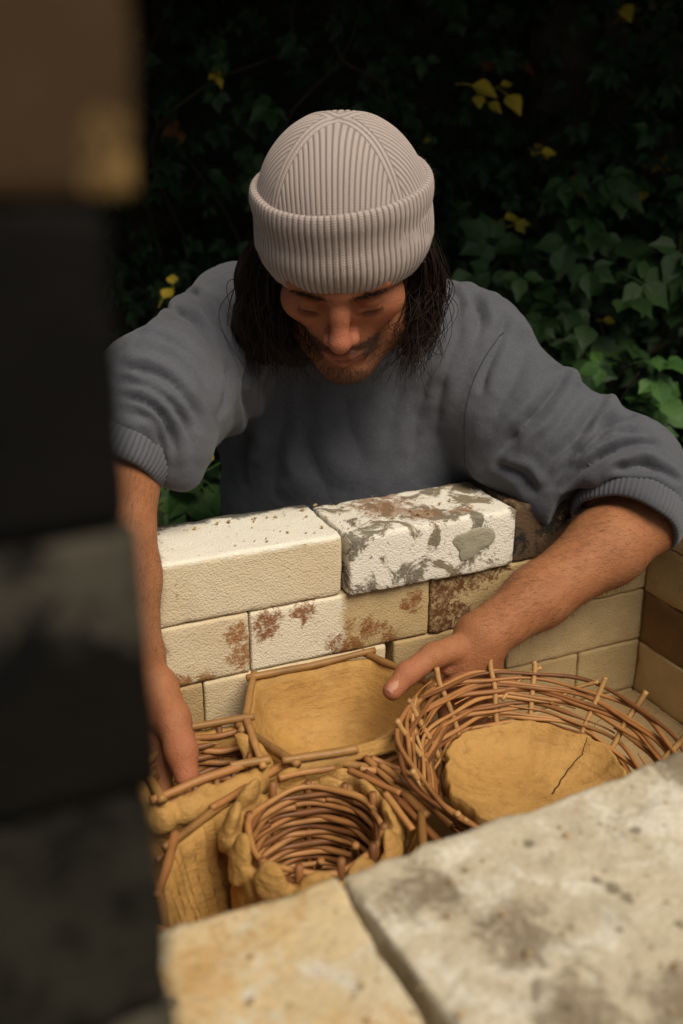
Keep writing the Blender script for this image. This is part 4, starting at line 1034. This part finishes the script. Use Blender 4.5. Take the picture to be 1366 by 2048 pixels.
CREASES = [
    # left sleeve
    ([(350, 572), (386, 587), (412, 612), (440, 660)], .007, .011), ([(322, 618), (358, 620), (392, 640), (425, 690)], .006, .010), ([(285, 672), (323, 674), (356, 686), (395, 725), (420, 780)], .008, .012),
    ([(244, 733), (279, 737), (323, 753), (358, 784), (384, 822), (400, 870)], .009, .011), ([(244, 764), (287, 772), (327, 796), (358, 832), (374, 865), (380, 930)], .010, .0095), ([(244, 792), (279, 800), (315, 824), (336, 857), (348, 900), (344, 955)], .010, .0085),
    ([(246, 820), (279, 828), (307, 847), (322, 885), (326, 940)], .009, .0075), ([(457, 740), (452, 790), (440, 840)], .007, .012), ([(470, 560), (480, 620), (478, 700)], .005, .012),
    # body
    ([(508, 660), (500, 720), (496, 800), (490, 880), (486, 980)], .011, .016), ([(560, 740), (566, 830), (556, 930), (550, 1000)], 0.0037, .020), ([(600, 770), (604, 850), (625, 920), (660, 990)], 0.0062, .024), ([(690, 790), (700, 870), (740, 950)], 0.0037, .026),
    ([(800, 740), (790, 820), (760, 900)], 0.0037, .022), ([(880, 690), (850, 780), (830, 870), (820, 940)], 0.0043, .018), ([(925, 650), (900, 720), (880, 800), (870, 890)], 0.0043, .014),
    # right shoulder and sleeve
    ([(900, 575), (918, 605), (905, 660)], .006, .010), ([(950, 600), (962, 640), (945, 700)], .007, .010), ([(1008, 640), (1000, 680), (975, 735), (960, 790)], .006, .010),
    ([(1050, 690), (1030, 760), (990, 830)], .004, .016), ([(1126, 755), (1100, 794), (1060, 838), (1020, 882), (996, 910), (968, 930)], .010, .013), ([(1205, 800), (1180, 838), (1152, 878), (1115, 915), (1080, 955)], .008, .013),
    ([(1262, 836), (1220, 846), (1192, 878), (1160, 910), (1124, 944), (1100, 980)], .011, .010), ([(1310, 890), (1260, 888), (1212, 906), (1164, 940), (1120, 985)], .010, .009), ([(1356, 958), (1300, 932), (1244, 936), (1185, 960), (1130, 1000)], .009, .008),
    ([(1000, 930), (1040, 950), (1075, 990)], .007, .012), ([(1290, 870), (1240, 868), (1196, 895), (1150, 935)], .005, .007)]
for pts, am, wd in CREASES: crease([on_cloth(*p) for p in pts], am, wd)
BUMPS = [((348, 590), .010, .018), ((300, 668), .008, .016), ((935, 578), .008, .014), ((985, 600), .010, .016), ((1038, 652), .010, .018), ((1136, 758), .012, .016), ((1216, 806), .012, .016), ((1290, 850), .008, .018), ((960, 940), .010, .02), ((600, 930), .010, .05)]
for (px, py), am, wd in BUMPS: disp += am*np.exp(-(np.linalg.norm(SV-on_cloth(px, py), axis=1)/wd)**2)
disp += .0016*vnoise(SV, 16, 4)+.0014*vnoise(SV, 45, 5)+.0005*vnoise(SV, 120, 6)
SV2 = SV+SN*disp[:, None]; SV2 = laplace(SV2, SF, 1, .25)
sweat = obj('sweatshirt', SV2, SF, M_CLOTH, person)
def cuff(c, ax, r0, r1, wdt, nrib):
    """ribbed band round the forearm"""
    ax = unit(ax); u = unit(np.cross(ax, [0, 0, 1.])); v = np.cross(ax, u); n = nrib*6; an = np.arange(n)*2*math.pi/n; vs = []; rib = []
    prof = [(-.006, r0-.010), (-.004, r0-.001), (0, r0+.0015), (.25*wdt, r0*.75+r1*.25+.003), (.5*wdt, (r0+r1)/2+.004), (.75*wdt, r0*.25+r1*.75+.003), (wdt*.96, r1+.001), (wdt, r1-.003), (wdt*.9, r1-.006), (wdt*.5, r1-.007)]
    for t, r in prof:
        rr = r+.0006*np.cos(an*nrib)+.0018*np.sin(an*3+t*60); tt = t+.0022*np.sin(an*2+1)+.0012*np.sin(an*5)
        vs.append(c+ax*tt[:, None]+rr[:, None]*(np.cos(an)[:, None]*u+np.sin(an)[:, None]*v)); rib.append(an*nrib/(2*math.pi))
    vs = np.concatenate(vs); fs = [(i*n+j, i*n+(j+1) % n, (i+1)*n+(j+1) % n, (i+1)*n+j) for i in range(len(prof)-1) for j in range(n)]
    o = obj('cuff', vs, fs, M_CUFF, sweat); a = o.data.attributes.new('rib', 'FLOAT', 'POINT'); a.data.foreach_set('value', np.concatenate(rib).astype(np.float32)); return o
cuff(cR-nR*.040, nR, .066, .0640, .040, 66)
cuff(cL-nL*.030, nL, .057, .055, .030, 60)
bvS2 = BVHTree.FromPolygons([tuple(v) for v in SV2], [tuple(f) for f in SF])
def seam(pts, r=.0008):
    P = smooth_path([on_cloth(*p) for p in pts], 60); Q = []
    for p in P: h = bvS2.find_nearest(Vector(p)); Q.append(np.array(h[0])+np.array(h[1])*.0001)
    obj('seam', *tube(laplace1(np.array(Q)), r, 5), M_SEAM, sweat)
def laplace1(P):
    for _ in range(3): P[1:-1] = .5*P[1:-1]+.25*(P[:-2]+P[2:])
    return P
seam([(1006, 662), (972, 710), (944, 770), (932, 830), (930, 882), (940, 930), (955, 950)])

# trousers and boots
Tr = Field(); hip = at(735, 1380, 1.62)
for s in (-1, 1):
    h0 = hip+RGT*s*.09; kn = np.array([h0[0], h0[1], GZ+.50])-Hh*.03+RGT*s*.02; an_ = np.array([kn[0], kn[1], GZ+.10])+Hh*.05
    Tr.cone(h0, kn, .095, .070, .03).cone(kn, an_, .068, .055, .03)
Tr.ell(hip, (.175, .12, .13), TR, .04); V_, F_ = Tr.mesh(.011); obj('trousers', laplace(V_, F_, 1), F_, M_DENIM, person)
for s in (-1, 1):
    h0 = hip+RGT*s*.11; p = np.array([h0[0], h0[1], GZ])+Hh*.02
    Sh = Field().cone(p+[0, 0, .05]-Hh*(-.04), p+[0, 0, .042]-Hh*.15, .046, .040, .02).cone(p+Hh*.04+[0, 0, .06], p+Hh*.03+[0, 0, .14], .047, .05, .02).ell(p-Hh*.05+[0, 0, .012], (.05, .14, .014), TR, .006)
    V_, F_ = Sh.mesh(.008); obj('boot', V_, F_, M_SHOE, person)

# knitted hat
HOH = HO-UPV*.0142
def with_rib(o, u, r):
    for nm, a in (('rib', u), ('row', r)):
        t = o.data.attributes.new(nm, 'FLOAT', 'POINT'); t.data.foreach_set('value', np.asarray(a, np.float32))
    return o
n, m = 720, 170
th = np.arange(n)*2*math.pi/n; ph = np.linspace(.0, 1, m)
A, PH = np.meshgrid(th, ph); el = np.clip((1-PH)*math.pi/2, 0, math.pi/2-1e-4)                       # from the crown downwards
cx_ = np.cos(el)*np.sin(A); cy_ = np.cos(el)*np.cos(A); cz_ = np.sin(el)
kk = np.cos(el)**-.22; X = .0975*cx_*kk; Yh = -.010+.109*cy_*kk; Zh = .030+.121*cz_**.96
s1, s2 = np.abs(cx_), np.abs(cy_); frontal = s2 >= s1
ang = np.where(frontal, np.arctan2(cx_, np.hypot(cy_, cz_)), np.arctan2(cy_, np.hypot(cx_, cz_)))
rib = ang*.098/.0053
row = np.where(frontal, np.arctan2(cy_, cz_), np.arctan2(cx_, cz_))*.1/.0024
bd = (s1-s2)/1.414*.1; edge = np.abs(bd) < .0055
rib = np.where(edge, bd/.0053+.5, rib); row = np.where(edge, (1-cz_)*.12/.0024, row)
dsp = .0006*np.minimum(np.cos(rib*2*math.pi), .1)+np.where(np.abs(bd) < .014, .0007*np.exp(-(bd/.007)**2), 0)-.0030*np.exp(-((PH)/.035)**2)
dsp = dsp*np.clip(PH/.05, .15, 1)+.0012*vnoise(np.stack([X, Yh, Zh], -1), 28, 3)
Nn = np.stack([cx_/.0975, cy_/.109, cz_/.121], -1); Nn /= np.linalg.norm(Nn, axis=-1, keepdims=True)
P = np.stack([X, Yh, Zh], -1)+Nn*dsp[..., None]
P = HOH+P.reshape(-1, 3)@HATM.T; ii = (np.arange(m-1)[:, None]*n+np.arange(n)[None]); jj = (np.arange(m-1)[:, None]*n+(np.arange(n)+1)[None] % n)
hat = with_rib(obj('knitted_hat', P, np.stack([ii.ravel(), (ii+n).ravel(), (jj+n).ravel(), jj.ravel()], 1), M_KNIT, person), rib.ravel(), row.ravel())
# its turned up cuff
CUFFP = [(-.004, .098), (.0005, .1005), (.0055, .0995), (.0080, .094), (.0088, .084), (.0070, .070), (.0066, .058), (.0085, .046), (.0085, .034), (.0050, .022), (-.0010, .012), (-.0060, .006), (-.0095, .008), (-.009, .02)]
prof = smooth_path([(a, (b-.006)*.935+.0008) for a, b in CUFFP], 84)
NR = 92; A, K = np.meshgrid(th, np.arange(len(prof))); of, zz_ = prof[:, 0][K], prof[:, 1][K]
zz_ = zz_+.0025*np.sin(A*1+.6)+.0012*np.sin(A*3)
of = of*.88+.0009*np.minimum(np.cos(A*NR), .1)*np.clip((of+.012)/.02, 0, 1)+.0016*np.sin(A*2+.5+zz_*30)+.0012*vnoise(np.stack([np.sin(A)*3, np.cos(A)*3, zz_*40], -1), 1, 5)
X = (.0900+of)*np.sin(A); Yh = -.010+(.105+of)*np.cos(A)
P = HOH+np.stack([X, Yh, zz_], -1).reshape(-1, 3)@HATM.T; m = len(prof)
ii = (np.arange(m-1)[:, None]*n+np.arange(n)[None]); jj = (np.arange(m-1)[:, None]*n+(np.arange(n)+1)[None] % n)
arc = np.concatenate([[0], np.cumsum(np.linalg.norm(np.diff(prof, axis=0), axis=1))])
cf = with_rib(obj('hat_cuff', P, np.stack([ii.ravel(), (ii+n).ravel(), (jj+n).ravel(), jj.ravel()], 1), M_KNIT, hat), (A*NR/(2*math.pi)).ravel(), (arc[K]/.0026).ravel())
PW = P.reshape(m, n, 3)
bag = Bag(); rz_ = np.random.default_rng(8)
for q in range(2600):
    k, j = int(rz_.integers(1, m-16)), int(rz_.integers(0, n)); p = PW[k, j]; o_ = unit(p-(HOH+HATM@np.array([0, -.01, .03]))); d = unit(o_+rz_.normal(0, .8, 3)); L = rz_.uniform(.0015, .004)
    sd = unit(np.cross(d, o_+.01))*.00009; bag.add(([p-sd, p+sd, p+d*L+rz_.normal(0, .0008, 3)], [(0, 1, 2)]))
bag.build('wool_fuzz', M_WOOL, hat)

# long hair hanging from under the hat on both sides
HF = Field()
HF.chain([hp(-.080, .0, .02), at(522, 560, 1.135), at(520, 650, 1.165), at(532, 705, 1.18)], [.018, .027, .029, .014], .02)
HF.chain([hp(-.074, .022, .0), at(548, 600, 1.13), at(575, 680, 1.15), at(600, 715, 1.17)], [.012, .020, .024, .012], .02)
HF.chain([hp(.080, -.004, .02), at(842, 560, 1.135), at(838, 630, 1.155), at(820, 695, 1.15)], [.016, .022, .022, .010], .02)
HF.chain([hp(0, -.09, .0), at(700, 560, 1.25)], [.06, .05], .03)
V_, F_ = HF.mesh(.004); Nh = vnormals(V_, F_); V_ = V_+Nh*(.003*vnoise(V_*np.array([1, 1, .25]), 160, 2))[:, None]
hair = obj('hair', V_, F_, M_HAIR, person)
bag = Bag(); rh = np.random.default_rng(12)
def lock(roots, guides, n, rad):
    for q in range(n):
        s, t = rh.random(), rh.random(); gi = [g_[0]*(1-s)+g_[1]*s for g_ in guides]
        fr = -FWD*rh.uniform(-.004, .026)
        P = [g_+rh.normal(0, .004+.004*i, 3)+fr*(.5+.25*i) for i, g_ in enumerate(gi)]
        P = smooth_path(P, 22); k = np.linspace(0, 1, 22); f_ = rh.uniform(7, 12); a_ = rh.uniform(.003, .008); ph_ = rh.uniform(0, 6)
        P = P+(RGT*np.sin(k*f_+ph_)[:, None]+FWD*np.cos(k*f_*1.1+ph_)[:, None])*a_*k[:, None]
        if rh.random() < .3: P = P[:int(rh.uniform(12, 21))]
        bag.add(tube(P, np.linspace(rad, rad*.25, len(P)), 3, False))
lock(None, [(hp(-.084, -.02, .018), hp(-.078, .035, .012)), (at(500, 560, 1.12), at(572, 590, 1.10)), (at(490, 640, 1.15), at(590, 660, 1.12)), (at(506, 715, 1.16), at(625, 718, 1.15))], 520, .0009)
lock(None, [(hp(.086, -.03, .018), hp(.082, .008, .010)), (at(870, 560, 1.12), at(830, 570, 1.11)), (at(866, 640, 1.14), at(818, 640, 1.125)), (at(832, 725, 1.14), at(800, 700, 1.13))], 420, .0009)
bag.build('hair_strands', M_HAIR, hair)
